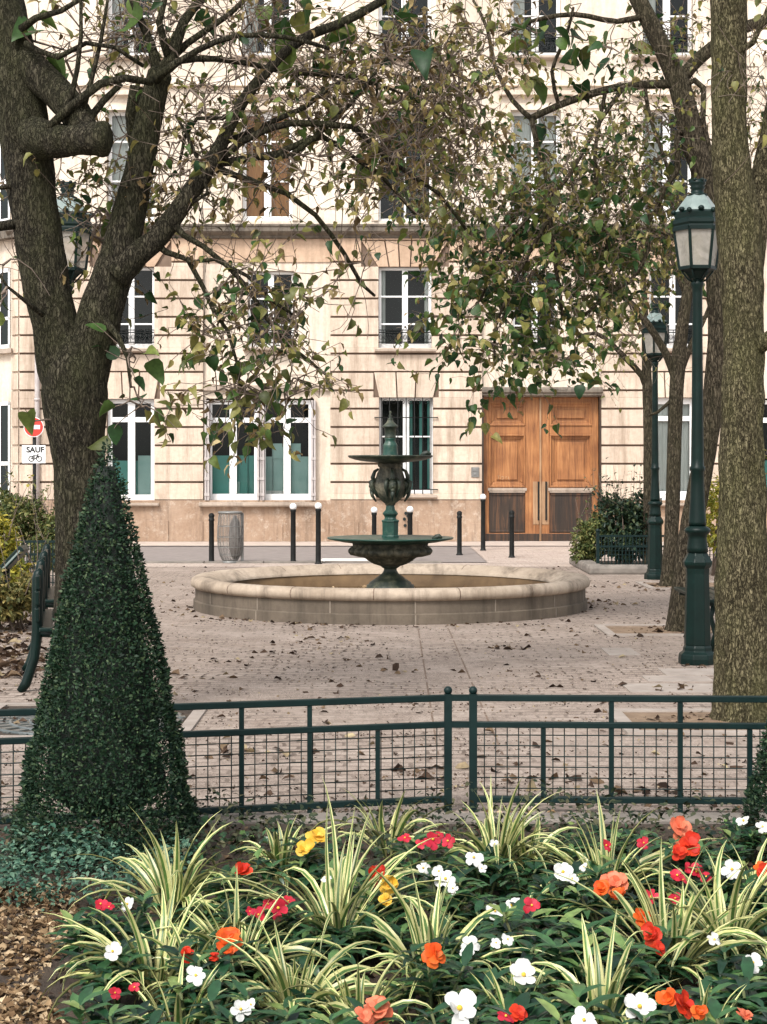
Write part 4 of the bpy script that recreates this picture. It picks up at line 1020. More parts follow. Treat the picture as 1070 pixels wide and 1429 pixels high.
# ================================================================ TREES
import numpy as np
def crom(pts, step):
    """pts: list of (Vector, r) -> resampled with Catmull-Rom"""
    out = []
    n = len(pts)
    for i in range(n-1):
        p0, p1, p2, p3 = [pts[min(max(k, 0), n-1)] for k in (i-1, i, i+1, i+2)]
        L = (p2[0]-p1[0]).length; k = max(1, int(L/step))
        for j in range(k):
            t = j/k
            def cr(a, b_, c_, d_): return .5*((2*b_) + (c_-a)*t + (2*a-5*b_+4*c_-d_)*t*t + (3*b_-a-3*c_+d_)*t**3)
            out.append((cr(p0[0],p1[0],p2[0],p3[0]), p1[1]+(p2[1]-p1[1])*t))
    out.append(pts[-1]); return out
class Tree:
    def __init__(s, name, label, base, d, seed, barkm, group='trees of the square'):
        s.t = thing(name, label, 'tree', base, group); s.d = d; s.r = random.Random(seed)
        s.trunk, s.br, s.cr = MB(), MB(), MB(); s.bm = barkm
        s.nodes = []
    def limb(s, px, sides=None, trunk=False, rough=.05, step=.12, seed=True, ridge=.6):
        pts = [(P(u, v, s.d + dd), r*(s.d+dd)/F) for (u, v, dd, r) in px]
        pts = crom(pts, step)
        mb = s.trunk if trunk else s.br
        rm = max(r for _, r in pts)
        sd = sides or (28 if rm > .12 else 12 if rm > .04 else 7 if rm > .014 else 5)
        mb.tube([p for p, _ in pts], [r for _, r in pts], sd, rough=rough if rm > .03 else 0, ridge=ridge)
        if seed: s.nodes += [p for p, r in pts[len(pts)//6:]]
        return pts
    def leaf_at(s, p, dr, size, kind):
        r = s.r
        dr = (dr*.5 + Vector((r.gauss(0,.6), r.gauss(0,.6), r.gauss(-.35,.5)))).normalized()
        nrm = Vector((r.gauss(0,.6), r.gauss(0,.6), 1)).normalized()
        if kind == 2: s.cr.leaf(p, dr, nrm, size, size*r.uniform(.3,.6), 2, fold=r.uniform(.4,1.1), curl=r.uniform(.3,1.0))
        elif size > .11: s.cr.leaf(p, dr, nrm, size, size*r.uniform(.62,.85), kind, fold=r.uniform(.1,.8), curl=r.uniform(.0,.8), prof=((.03,.5),(.16,.92),(.38,1.0),(.64,.66),(.84,.28)))
        else: s.cr.leaf(p, dr, nrm, size, size*r.uniform(.5,.75), kind, fold=r.uniform(.1,1.0), curl=r.uniform(-.1,1.0), prof=((.12,.72),(.38,1.0),(.7,.58)))
    def twig(s, p, dr, L, rad, st, depth=1):
        r = s.r; n = max(3, int(L/.09)); pts = [p]; rr = [rad]
        dr = dr.normalized(); bend = Vector((r.gauss(0,1), r.gauss(0,1), r.gauss(.1,1)))*.10
        for i in range(n):
            dr = (dr + bend + Vector((r.gauss(0,.16), r.gauss(0,.16), r.gauss(0,.16) - st.get('droop',.03)))).normalized()
            if r.random() < .15: bend = Vector((r.gauss(0,1), r.gauss(0,1), r.gauss(.1,1)))*.12
            p = p + dr*(L/n); pts.append(p); rr.append(max(.0022, rad*(1-.75*(i+1)/n)))
            if depth > 0 and r.random() < st.get('br',.45):
                sd = (dr*.5 + Vector((r.gauss(0,.8), r.gauss(0,.8), r.gauss(0,.7))))
                s.twig(p, sd, L*r.uniform(.35,.7), rad*.6, st, depth-1)
            k = st['leaf'] * (1 if depth == 0 else .5)
            while k > 0:
                if r.random() < k:
                    x = r.random(); kind = 0 if x < st['mix'][0] else (1 if x < st['mix'][0]+st['mix'][1] else 2)
                    sz = r.uniform(*st['size'])*(1 if kind < 2 else st.get('bs', .7))
                    s.leaf_at(p, dr, sz, kind)
                k -= 1
        s.br.tube(pts, rr, 4 if rad > .006 else 3, 1, caps=False)
    def clouds(s, cl, st0, conn_r=.008, reach=9.0):
        """cl: list of (u, v, dd, ru, rv, rd, n[, style])"""
        tg_ = []
        for c in cl:
            st = dict(st0, **(c[7] if len(c) > 7 else {}))
            for _ in range(c[6]):
                while True:
                    a, b_, e = s.r.uniform(-1,1), s.r.uniform(-1,1), s.r.uniform(-1,1)
                    if a*a+b_*b_+e*e < 1: break
                tg_.append((P(c[0]+a*c[3], c[1]+b_*c[4], s.d + c[2] + e*c[5]), st))
        arr = np.array([tuple(p) for p in s.nodes]); T = np.array([tuple(p) for p, _ in tg_])
        best = np.full(len(T), 1e9); bi = np.zeros(len(T), int)
        for i in range(len(T)):
            dd = ((arr - T[i])**2).sum(1); bi[i] = dd.argmin(); best[i] = dd.min()
        done = np.zeros(len(T), bool); nodes = list(s.nodes)
        for _ in range(len(T)):
            m_ = np.where(done, 1e9, best); i = int(m_.argmin()); done[i] = True
            a = nodes[bi[i]]; t_, st = tg_[i]
            L = (t_-a).length; k = max(2, int(L/.12)); new = []
            side = Vector((s.r.gauss(0,1), s.r.gauss(0,1), s.r.gauss(.2,1)))*L*.16
            s2 = Vector((s.r.gauss(0,1), s.r.gauss(0,1), s.r.gauss(0,1)))*L*.07
            for j in range(k+1):
                f = j/k; new.append(a.lerp(t_, f) + side*math.sin(PI*f) + s2*math.sin(2*PI*f) + (Vector((s.r.gauss(0,.012), s.r.gauss(0,.012), s.r.gauss(0,.012))) if 0 < j < k else Vector()))
            s.br.tube(new, [conn_r*(1-.5*j/k) for j in range(k+1)], 4, 1, caps=False)
            fresh = new[1:]; b0 = len(nodes); nodes += fresh
            for q, p in enumerate(fresh):
                dd = ((T - np.array(tuple(p)))**2).sum(1); up_ = (dd < best) & ~done
                best[up_] = dd[up_]; bi[up_] = b0 + q
            dr = (new[-1]-new[-2])
            for _k in range(st.get('nt', 2)):
                s.twig(t_, dr.normalized()*.6 + Vector((s.r.gauss(0,.7), s.r.gauss(0,.7), s.r.gauss(0,.6))), s.r.uniform(*st.get('len',(.3,.7))), conn_r*.55, st, st.get('depth', 1))
        s.nodes = nodes
    def done(s):
        s.trunk.build('trunk', s.bm, s.t); s.br.build('branches', [s.bm, M['twig']], s.t)
        if s.cr.v: s.cr.build('crown', LEAFM, s.t)

# ---- the dark forked tree on the left
t1 = Tree('forked_tree', 'thick dark forked trunk with a sawn-off stub, behind the clipped cone', (P(118,0,10.4).x,10.4,0), 10.3, 11, M['bark_l'])
t1.limb([(119,1052,.1,66),(119,1020,.1,54),(118,975,.1,46),(116,880,0,40),(113,760,0,35.5),(110,650,0,35.5),(105,590,0,42),(104,550,0,47),(105,510,0,44),(105,470,0,30)], 72, True, .055, .035, ridge=.8)
t1.limb([(97,545,0,36),(88,510,0,36),(77,455,0,32),(64,400,0,32.5),(49,300,0,33),(36,200,0,35),(22,110,0,34),(6,20,0,31),(-12,-80,0,28),(-35,-200,0,24),(-50,-330,0,18)], 64, True, .055, .035, ridge=.8)
t1.limb([(112,560,0,34),(126,490,0,33),(142,430,0,30),(160,375,0,28),(177,310,0,24),(191,250,0,20.5),(203,190,0,19),(213,140,0,18),(223,104,0,17.5),(226,96,0,12)], 56, True, .055, .035, ridge=.8)
t1.limb([(160,385,-.05,24),(189,356,-.05,18),(215,337,-.05,15.5),(240,305,-.05,14),(265,270,-.05,12.5),(292,232,-.05,11.5),(310,198,0,9.5),(328,160,0,8),(350,125,0,8),(372,100,.05,7.5),(398,72,.1,7),(432,49,.2,7),(480,30,.3,6.5),(537,-2,.5,6),(600,-50,.7,4.5),(680,-110,.9,2)], 14, False, .05, .06)
t1.limb([(26,84,-.02,26),(48,100,-.08,24),(72,122,-.14,23),(95,146,-.2,22.5),(112,168,-.26,21),(122,186,-.32,15)], 40, True, .08, .03, ridge=.9)
t1.limb([(46,192,-.1,30),(72,196,-.24,25),(96,197,-.30,22),(116,195,-.34,21.5),(134,194,-.37,23.5),(146,194.5,-.4,25),(151,195,-.4,23),(153.5,195,-.4,17),(154.5,195,-.4,8)], 56, True, .09, .02, ridge=1.0)
for l in ([(62,185,-.3,7),(97,150,-.35,6.5),(140,117,-.35,6),(176,109,-.3,5.5),(212,115,-.2,5)],
          [(95,152,-.3,4.5),(108,95,-.35,3.6),(113,50,-.4,3),(112,-10,-.4,2)], [(112,165,-.3,5),(128,110,-.3,3.5),(140,60,-.3,3),(150,0,-.3,2)],
          [(120,172,-.3,6),(145,140,-.2,5),(168,118,-.1,4)],
          [(190,120,.1,9),(183,160,.15,9),(188,210,.2,8),(192,250,.1,7)],
          [(222,104,0,11),(238,84,0,9),(256,30,.1,7),(285,-5,.2,6),(330,-60,.3,4)], [(222,106,0,8),(250,85,.1,5),(300,82,.2,4.5),(345,88,.3,4),(400,101,.4,4),(450,104,.4,3.5),(500,109,.5,3),(560,130,.6,2)],
          [(222,104,0,9),(210,60,.05,6),(190,15,.1,5),(170,-40,.1,3)], [(215,112,-.1,7),(240,92,-.15,5),(276,70,-.2,4.5),(330,50,-.2,4),(400,52,-.1,3.5),(460,68,0,2.5)],
          [(236,84,0,6),(222,30,-.1,5),(235,-20,-.1,3)], [(222,100,.05,6),(262,60,.1,5),(320,20,.2,4),(360,-20,.3,3)],
          [(30,40,-.2,6),(50,25,-.3,5),(85,15,-.4,4),(130,-12,-.4,3)], [(35,60,-.2,4),(80,80,-.3,4),(120,60,-.35,3.5),(160,66,-.3,3),(200,92,-.2,3)],
          [(-30,318,-.2,7),(0,316,-.15,7),(30,312,0,8)], [(-30,262,-.2,3),(5,262,-.15,3),(38,256,0,4)],
          [(303,236,0,6),(329,245,.05,4.5),(366,258,.1,4),(400,270,.2,4),(440,300,.3,3.5),(481,355,.4,3.2),(505,397,.5,2.8),(523,413,.55,2)],
          [(310,220,0,6),(336,198,.05,5.5),(374,180,.1,5),(406,172,.15,5),(462,174,.2,4.8),(492,177,.25,4.2),(544,224,.35,3.6),(582,250,.45,3.2),(612,270,.5,2.6),(650,320,.6,2)],
          [(300,228,.0,6),(322,226,.05,6),(350,220,.1,5.5),(387,215,.15,5),(425,197,.2,4.5),(451,191,.25,4),(473,204,.3,3.6),(500,224,.35,3.2),(529,243,.4,2.8),(580,300,.5,2)],
          [(350,220,.1,4),(406,217,.15,4),(440,191,.2,3.8),(488,146,.3,3.2),(507,123,.35,2.5),(540,80,.4,2)],
          [(308,200,0,5),(335,190,.1,4),(380,170,.2,4),(425,150,.25,3.8),(462,120,.3,3.5),(492,112,.35,3.2),(526,118,.4,2.8),(526,150,.42,2.2)],
          [(212,336,-.05,6),(232,352,-.05,4.5),(262,362,-.05,4),(284,402,-.05,3.5),(299,436,-.05,3),(318,462,-.05,2.6),(330,505,-.05,2.2),(335,540,-.05,1.8)],
          [(236,306,-.06,6),(256,328,-.08,4.5),(284,344,-.1,4),(318,372,-.1,3.6),(344,400,-.1,3.4),(374,447,-.1,3),(400,480,-.1,2.8),(430,502,-.1,2.3),(458,526,-.1,1.6)],
          [(262,366,-.08,3),(300,362,-.1,3),(345,385,-.1,2.8),(380,420,-.1,2.6),(410,440,-.1,2)],
          [(256,290,-.05,3),(290,270,-.1,2.6),(262,190,-.1,2.4),(245,160,-.1,2)], [(335,150,0,4),(310,165,0,3.4),(275,165,0,3),(258,190,0,2.6),(250,230,0,2)],
          [(148,450,-.1,6),(165,470,-.2,4),(178,500,-.25,3),(182,540,-.3,2)], [(60,440,-.2,4),(35,420,-.3,3),(10,400,-.35,2),(-10,370,-.35,2)]):
    t1.limb(l)
ST = dict(leaf=.85, mix=(.22,.42), size=(.05,.095), br=.45, len=(.25,.5), nt=2, droop=.08)
DRY = dict(leaf=.8, mix=(.08,.38), size=(.045,.095), br=.42, len=(.3,.65), nt=2, droop=.0, bs=.9)
BARE = dict(leaf=.25, mix=(.2,.45), size=(.05,.09), br=.5, len=(.4,.9), nt=2, droop=-.02)
BIG = dict(leaf=.5, mix=(.85,.13), size=(.13,.22), br=.2, len=(.15,.35), nt=1, depth=0, droop=.1)
t1.clouds([
    (335,400,-.05,48,50,.3,11), (372,470,-.1,50,36,.3,12), (330,548,-.05,46,18,.25,16, dict(size=(.07,.115), mix=(.35,.4))), (300,470,-.05,24,40,.25,6), (405,540,-.1,26,20,.2,6), (400,430,-.1,36,26,.3,6),
    (180,505,-.25,24,34,.15,5, dict(BIG, size=(.1,.17))), (182,565,-.28,22,16,.12,5, dict(BIG, size=(.1,.17))), (15,400,-.3,22,50,.2,4, BIG), (45,590,-.25,10,8,.1,1, BIG),
    (250,235,.3,50,60,.5,18, dict(DRY, size=(.04,.08))), (190,220,.4,45,70,.5,12, dict(DRY, size=(.04,.08))), (120,60,.5,90,50,.5,7, BARE), (260,40,.2,110,55,.6,13, BARE), (380,60,.3,80,60,.6,12, BARE),
    (70,45,0,40,30,.4,5, BIG), (210,12,.1,50,18,.4,5, BIG), (385,30,.3,60,30,.4,9, BIG), (330,100,.3,70,40,.5,5, BARE),
    (570,140,.7,95,80,.6,46, DRY), (470,110,.5,60,60,.5,18, DRY), (590,80,.8,90,70,.6,24, DRY), (560,230,.6,70,50,.5,24, DRY), (640,170,.9,50,80,.6,20, dict(DRY, mix=(.1,.4))), (420,230,.3,70,70,.5,8, BARE),
    (450,160,.4,70,60,.5,14, DRY), (560,210,.6,60,40,.5,6, BIG), (380,210,.2,60,60,.4,6, DRY), (520,60,.4,80,40,.4,5, BIG), (300,140,.1,60,60,.5,5, BARE),
    (60,260,1.2,60,60,.4,6, BARE), (150,300,.3,50,60,.4,10, dict(DRY, mix=(.2,.5))), (480,380,.4,40,40,.3,3, BARE), (320,210,.4,90,90,.5,7, dict(DRY, size=(.035,.075), mix=(.05,.4))), (300,60,.3,120,50,.5,9, dict(DRY, size=(.04,.08))), (150,60,.4,80,50,.5,8, dict(DRY, size=(.04,.08)))], ST, .0095)
t1.done()

# ---- tree leaning behind the near lamp: the leafy crown over the oak door
t2 = Tree('leaning_tree', 'slender dark leaning trunk behind the near lamp, with leafy crown over the oak door', (P(950,0,16.2).x,16.2,0), 16.2, 23, M['bark_b'])
t2.limb([(949,892,0,27),(950,878,0,22),(952,850,0,19),(957,800,0,17),(964,740,0,16),(975,680,0,15.5),(989,600,0,15),(999,520,0,15),(1003,450,0,15),(1000,380,0,15.5),(994,310,0,16),(986,254,0,16.5),(966,194,0,17),(949,123,0,15.5),(928,75,0,13),(892,2,0,12),(862,-60,0,10),(820,-150,.2,7),(780,-240,.3,3)], 20, True, .05, .08)
for l in ([(952,118,0,8),(932,117,0,6.5),(902,118,-.05,6),(857,123,-.1,5.5),(812,135,-.15,5.2),(775,149,-.2,5),(741,165,-.25,5)], [(742,165,-.25,4.5),(746,185,-.25,4),(751,213,-.2,4),(767,262,-.2,4),(767,300,-.2,3.6),(773,355,-.2,3.4),(780,400,-.2,3),(785,440,-.2,2)],
          [(949,112,.05,10),(965,92,.1,9.5),(993,67,.1,9),(1040,38,.1,8.5),(1078,24,.1,8),(1130,-10,.1,5)],
          [(958,118,-.05,4.5),(969,112,-.05,4.5),(982,123,-.05,4.2),(981,168,-.05,3.8),(991,209,-.05,3.2),(990,228,-.05,2)],
          [(962,180,0,4.5),(945,185,-.1,4.5),(945,239,-.1,4.2),(928,262,-.1,4),(915,296,-.1,3.6),(904,300,-.1,3.4),(905,348,-.1,3),(880,392,-.1,2.8),(853,408,-.1,2.5),(815,440,-.1,2)],
          [(741,165,-.25,4),(715,140,-.2,3.4),(690,90,-.2,3),(680,40,-.2,2.6),(660,0,-.2,2)], [(870,122,-.1,3.5),(840,165,-.1,3),(790,250,-.1,2.8),(740,300,-.1,2.6),(700,350,-.1,2.4),(670,420,-.1,2)],
          [(905,20,0,5),(860,30,-.1,4),(800,20,-.2,3.6),(740,30,-.3,3),(700,50,-.3,2.4)], [(780,148,-.2,3),(770,100,-.3,2.8),(790,50,-.3,2.5),(800,10,-.3,2)],
          [(769,300,-.2,3),(740,350,-.2,2.8),(715,400,-.2,2.4),(692,455,-.2,2.2),(690,500,-.2,1.6)], [(905,320,-.1,3),(940,330,0,2.6),(960,360,.05,2)],
          [(900,120,-.05,3),(906,160,-.1,2.8),(930,230,-.1,2.5),(935,260,-.1,2)], [(845,126,-.1,3),(830,220,-.1,2.8),(838,300,-.1,2.6),(850,360,-.1,2)]):
    t2.limb(l)
SR = dict(leaf=.85, mix=(.58,.28), size=(.06,.14), br=.5, len=(.35,.75), nt=2, droop=.05)
SM = dict(SR, mix=(.26,.46), size=(.045,.095), leaf=.85)
t2.clouds([(800,240,0,100,75,1.0,38, SM), (850,300,.3,90,80,1.0,20), (850,310,.5,90,80,1.0,26, SM), (735,320,0,60,60,.8,22), (690,390,-.1,36,46,.6,11), (770,400,0,64,44,.7,22), (690,490,-.1,34,34,.4,7), (725,460,-.1,44,30,.5,7),
           (660,250,-.1,44,60,.7,22, SM),  (910,220,.5,50,80,.8,22, SM), (820,360,.5,60,60,.6,18, SM),
           (830,70,-.1,60,50,.6,9, dict(BIG, size=(.16,.26))), (735,110,-.2,60,60,.6,10, dict(BIG, size=(.16,.26))), (780,30,-.2,80,40,.6,9, dict(BIG, size=(.16,.26))), (690,40,-.2,60,50,.6,12, SM),
           (640,460,-.1,24,24,.3,4), (800,500,-.1,40,18,.3,4), (930,60,.2,60,50,.6,12, SM), (1045,200,.3,30,120,.6,16, SM), (940,330,.4,30,70,.5,12, SM), (870,160,0,70,50,.6,12, SM), (620,320,-.1,24,40,.4,7), (760,270,.3,110,60,.8,20, SM), (880,290,.4,60,70,.8,14, SM), (700,330,.2,60,50,.6,10, SM)], SR, .0085)
t2.done()

# ---- thick ridged trunk on the right
t3 = Tree('ridged_tree', 'thick pale ridged trunk at the right edge, just behind the low fence', (P(1041,0,10.5).x,10.5,0), 10.5, 31, M['bark_r'])
t3.limb([(1041,1018,0,56),(1041,1003,0,48),(1040,975,0,43),(1038,900,0,40),(1037,800,0,37),(1036,740,0,34),(1035,600,0,29.5),(1038,500,0,28),(1037,440,0,28.5),(1034,380,0,29.5),(1030,310,0,30),(1023,250,0,27),(1018,190,0,24.5),(1017,90,0,24),(1016,0,0,24.5),(1014,-100,0,23),(1005,-250,0,18)], 110, True, .07, .025, ridge=1.0)
t3.limb([(1042,400,.08,22),(1050,330,.14,20),(1062,262,.2,17),(1078,170,.25,14),(1100,50,.3,12),(1120,-60,.3,9)], 48, True, .07, .03, ridge=.9)
t3.limb([(1052,490,-.02,12),(1066,478,-.1,11),(1076,468,-.16,9)], 20, True)
t3.limb([(1018,-30,0,9),(980,-90,-.1,6),(940,-160,-.2,3)], 10, True); t3.limb([(1018,80,-.05,6),(1050,60,-.1,4),(1072,10,-.1,3)], 8, True)
t3.clouds([(1060,120,.2,30,120,.3,6, BARE), (960,-120,0,60,60,.5,8)], ST, .007)
t3.done()
# ---- two slim trees further back
t4 = Tree('slim_tree', 'slim pale brown trunk between the two right hand lamps', (P(932,0,22.3).x,22.3,0), 22.3, 41, M['bark_b'])
t4.limb([(931,826,0,16),(932,816,0,12.5),(934,790,0,10.5),(937,740,0,10),(940,650,0,10),(943,560,0,10),(947,500,0,10),(953,450,0,8.5),(960,400,0,7.5),(966,340,0,6.5),(969,260,0,5),(962,150,0,3)], 14, True, .06, .1)
for l in ([(945,538,0,6),(932,500,0,5.5),(913,466,0,5),(887,430,0,4.6),(857,402,0,4),(830,380,0,3)], [(946,528,0,6),(956,500,0,5),(970,470,0,4),(985,440,.2,3),(1000,400,.3,2)], [(935,560,0,2.6),(918,575,-.1,2.2),(905,580,-.1,1.8)], [(958,415,0,4),(940,370,0,3),(925,320,0,2)]):
    t4.limb(l)
t4.clouds([(870,370,0,50,30,.8,8, dict(SM, size=(.08,.15))), (960,330,.3,40,60,.8,10, dict(SM, size=(.08,.15))), (860,460,0,40,30,.7,5, dict(BARE))], SR, .009)
t4.done()
t5 = Tree('thin_tree', 'thinnest trunk, beside the far lamp at the right of the oak door', (P(906,0,26).x,26,0), 26, 43, M['bark_b'])
t5.limb([(904,800,0,9),(904,770,0,8),(905,700,0,7.6),(905,600,0,7.6),(903,540,0,7),(901,480,0,5.5),(899,420,0,4.5),(897,360,0,3)], 12, True, .06, .1)
for l in ([(903,545,0,4.5),(896,525,0,4.4),(876,503,0,4),(853,480,0,3.4),(831,465,0,3),(806,470,-.1,2)], [(903,520,0,4),(915,480,0,3.2),(925,440,.1,2)], [(901,470,0,3),(885,440,0,2.6),(870,400,0,2)]):
    t5.limb(l)
t5.clouds([(860,445,0,40,22,.5,8, dict(SM, size=(.10,.16))), (830,500,0,40,20,.4,5, BARE), (890,360,0,40,40,.5,8, dict(SM, size=(.1,.16)))], SR, .009)
t5.done()

# ================================================================ SHRUBS
def shrub(name, label, u, v, d, blobs, lm, size, stems=14, seed=1, top_twigs=0):
    base = P(u, v, d); base.z = 0; r = random.Random(seed)
    t = thing(name, label, 'shrub', base, 'shrubs round the square'); f, s = MB(), MB()
    for (uu, vv, dd, ru, rv, rd, n_) in blobs:
        c = P(uu, vv, d+dd); a = Vector((ru*d/F, rd, rv*d/F))
        for i in range(n_):
            q = Vector((r.gauss(0,1), r.gauss(0,1), r.gauss(0,1))); q.normalize(); q *= r.random()**.4
            p = c + Vector((q.x*a.x, q.y*a.y, q.z*a.z))
            if p.z < .02: continue
            if noise.noise(p*3.2) < -.22: continue
            dr = (q + Vector((r.gauss(0,.6), r.gauss(0,.6), r.gauss(0,.6)))).normalized()
            for k in range(3):
                f.leaf(p, (dr + Vector((r.gauss(0,.7), r.gauss(0,.7), r.gauss(0,.7)))), Vector((r.gauss(0,.5), r.gauss(0,.5), 1)), r.uniform(.7,1.3)*size, size*r.uniform(.35,.6), 0, r.uniform(.1,.4), r.uniform(.1,.5))
        for i in range(max(2, stems//len(blobs))):
            q = c + Vector((r.uniform(-.8,.8)*a.x, r.uniform(-.8,.8)*a.y, r.uniform(0,1)*a.z))
            b0_ = base + Vector((r.gauss(0,.1), r.gauss(0,.1), 0)); s.tube([b0_, b0_.lerp(q,.5)+Vector((r.gauss(0,.08),r.gauss(0,.08),.1)), q], [.014,.01,.004], 5)
    for i in range(top_twigs):
        uu, vv, dd, ru, rv, rd, n_ = r.choice(blobs); c = P(uu, vv, d+dd)
        q0 = c + Vector((r.uniform(-.9,.9)*ru*d/F, r.uniform(-.5,.5)*rd, rv*d/F*.4)); q1 = q0 + Vector((r.gauss(0,.18), r.gauss(0,.1), r.uniform(.3,.75)))
        s.tube([c, q0, q0.lerp(q1,.5)+Vector((r.gauss(0,.03),0,0)), q1], [.01,.006,.004,.002], 4)
        for k in range(9):
            f.leaf(q0.lerp(q1, r.random()), Vector((r.gauss(0,1), r.gauss(0,1), r.gauss(.2,.6))), Vector((0,0,1)), size, size*.5, 0)
    s.build('stems', M['twig'], t); f.build('foliage', lm, t)
shrub('dark_shrub', 'dark green airy shrub behind the low railing by the far lamp', 872, 790, 26.2, [(872,740,0,36,42,.5,1500),(855,715,.2,26,26,.4,420),(890,718,.2,22,30,.4,420)], M['shrub_dark'], .085, 16, 3, 34)
shrub('yellowish_shrub', 'lower yellow-green shrub spilling left of the kerbed dark shrub', 822, 785, 26.4, [(822,755,0,24,28,.4,620),(812,772,0,16,14,.35,240),(838,732,0,16,18,.35,240)], M['mid'] if 'mid' in M else M['shrub_mid'], .075, 10, 4, 8)
shrub('golden_shrub', 'golden yellow shrub at the left edge beside the tilted green board', 2, 830, 18.6, [(-6,770,0,34,46,.5,900),(-14,735,.2,22,24,.4,300),(14,800,-.1,22,26,.4,380)], M['yellowgreen'], .075, 14, 5, 6)
shrub('olive_shrub', 'olive green shrub in front of the no-entry post', 34, 790, 22.6, [(28,720,0,34,30,.5,700),(58,750,0,26,30,.4,520),(0,705,.2,26,22,.4,300),(66,775,-.1,18,20,.3,240)], M['shrub_mid'], .075, 14, 6, 14)
shrub('ochre_shrub', 'low faded ochre shrub at the left edge below the golden shrub', 18, 868, 16.2, [(10,838,0,36,24,.45,620),(38,820,.2,16,16,.3,200),(-16,820,0,24,30,.4,300)], leafmat('ochre_leaf', [(0,(.06,.075,.025)),(.5,(.17,.16,.05)),(1,(.36,.28,.10))], .6, .3), .07, 10, 8, 4)
shrub('pale_shrub', 'pale yellow-green shrub showing between the near lamp post and ridged trunk', 1010, 780, 24.5, [(1012,720,0,34,60,.6,900),(1040,690,.2,30,40,.5,420)], M['yellowgreen'], .085, 12, 9, 8)
shrub('garden_shrub', 'mid green shrub behind the thin railing left of the dark trunk', 92, 790, 21.6, [(92,745,.2,30,40,.5,700),(70,775,0,22,20,.4,240)], M['shrub_mid'], .075, 10, 10, 6)

# ================================================================ CLIPPED YEW CONES
def cone(u, d, rad, h, label, seed, n_, tip=0.0):
    x = (u-CU)/F*d; r = random.Random(seed)
    t = thing('clipped_cone', label, 'topiary', (x, d, 0), 'clipped evergreen cones in the bed')
    def rr(z):
        f = z/h
        return rad*(1-f)**.86*(1 if f > .12 else .90 + .10*f/.12) + .012
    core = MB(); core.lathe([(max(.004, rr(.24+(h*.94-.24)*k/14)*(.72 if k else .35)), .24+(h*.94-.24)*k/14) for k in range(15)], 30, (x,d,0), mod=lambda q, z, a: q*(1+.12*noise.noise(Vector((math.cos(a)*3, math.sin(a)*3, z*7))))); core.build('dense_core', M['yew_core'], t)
    tr = MB(); tr.tube([(x,d,-.03),(x+.01,d,.2),(x,d,h*.7)], [.04,.032,.012], 8); tr.build('trunk', M['bark_b'], t)
    f = MB()
    for i in range(n_):
        z = h*(1 - math.sqrt(r.random()))*1.0
        z = max(.03, z); a = r.uniform(0, 2*PI)
        if math.sin(a) > .5 and r.random() < .7: continue
        lump = noise.noise(Vector((math.cos(a)*2.6+seed, math.sin(a)*2.6, z*6)))
        fine_ = noise.noise(Vector((math.cos(a)*9, math.sin(a)*9, z*22)))
        if z < .22 and (lump < -.02 - z*.8): continue
        q = rr(z)*(.985 + .085*lump + .07*fine_) - abs(r.gauss(0, .02))
        nrm = Vector((math.cos(a), math.sin(a), .25)).normalized()
        p = Vector((x + q*math.cos(a), d + q*math.sin(a), z + r.gauss(0,.008)))
        dr = (nrm*.75 + Vector((r.gauss(0,.55), r.gauss(0,.55), r.gauss(.12,.5)))).normalized()
        L = r.uniform(.011,.023)*(1.6 if r.random() < .04 else 1)
        f.leaf(p, dr, (nrm + Vector((r.gauss(0,.6), r.gauss(0,.6), r.gauss(0,.6)))), L, L*r.uniform(.36,.56), 0, .15, r.uniform(0,.4), prof=((.5,1.0),))
    f.build('foliage', M['yew'], t)
cone(148, 6.55, .385, 1.71, 'tall dark green clipped cone standing in front of the forked trunk', 5, 62000)
cone(1168, 6.75, .385, 1.62, 'dark green clipped cone cut off by the right edge of the view', 6, 54000)
# ================================================================ GROUND COVER, LITTER
r = random.Random(99)
def strew(name, n_, place, mat_, size, label, asp=(.45,.75), flat=.35, curl=(.1,.8), z=.004):
    b = MB()
    for i in range(n_):
        p = place()
        if p is None: continue
        a = r.uniform(0, 2*PI); d_ = Vector((math.cos(a), math.sin(a), r.gauss(0, flat*.4)))
        s_ = r.uniform(*size)
        b.leaf(Vector(p) + Vector((0,0,z + s_*.12*r.random())), d_, Vector((r.gauss(0,flat), r.gauss(0,flat), 1)), s_, s_*r.uniform(*asp), 0, r.uniform(.1,.9), r.uniform(*curl))
    o = b.build(name, mat_); tag(o, label, 'leaf litter', None, 'stuff'); return o
def on_square():
    y = 7.6 + 19*r.random()**1.15; x = r.uniform(-.27, .27)*y
    if (Vector((x,y)) - Vector((FC.x, FC.y))).length < 2.33: return None
    k = noise.noise(Vector((x*.9, y*.9, 5.0))) + .8*noise.noise(Vector((x*2.6, y*2.6, 1)))
    if k < r.uniform(-.25,.5): return None
    return (x, y, 0)
strew('fallen_leaves', 1900, on_square, M['litter_dark'], (.03,.085), 'dry fallen leaves strewn over the paving of the square')
def near_r():
    x, y = r.gauss(2.4,.5), r.gauss(10.3,.35)
    return (x, y, 0)
strew('fallen_leaves', 260, near_r, M['litter_dark'], (.03,.08), 'dead leaves gathered in the earth pit at the ridged trunk')
def drift(cx, cy, r0, r1, a0, a1):
    def f():
        a = r.uniform(a0, a1); q = r0 + (r1-r0)*r.random()**2.2
        if noise.noise(Vector((a*3, q*2, 6))) < r.uniform(-.4,.3): return None
        return (cx + q*math.cos(a), cy + q*math.sin(a), 0)
    return f
strew('fallen_leaves', 240, drift(FC.x, FC.y, 2.29, 2.75, -PI, .4), M['litter_dark'], (.03,.09), 'dead leaves drifted against the foot of the stone basin')
strew('fallen_leaves', 200, drift(2.95, 16.2, .2, .9, 0, 2*PI), M['litter_dark'], (.03,.09), 'dead leaves around the foot of the leaning tree')
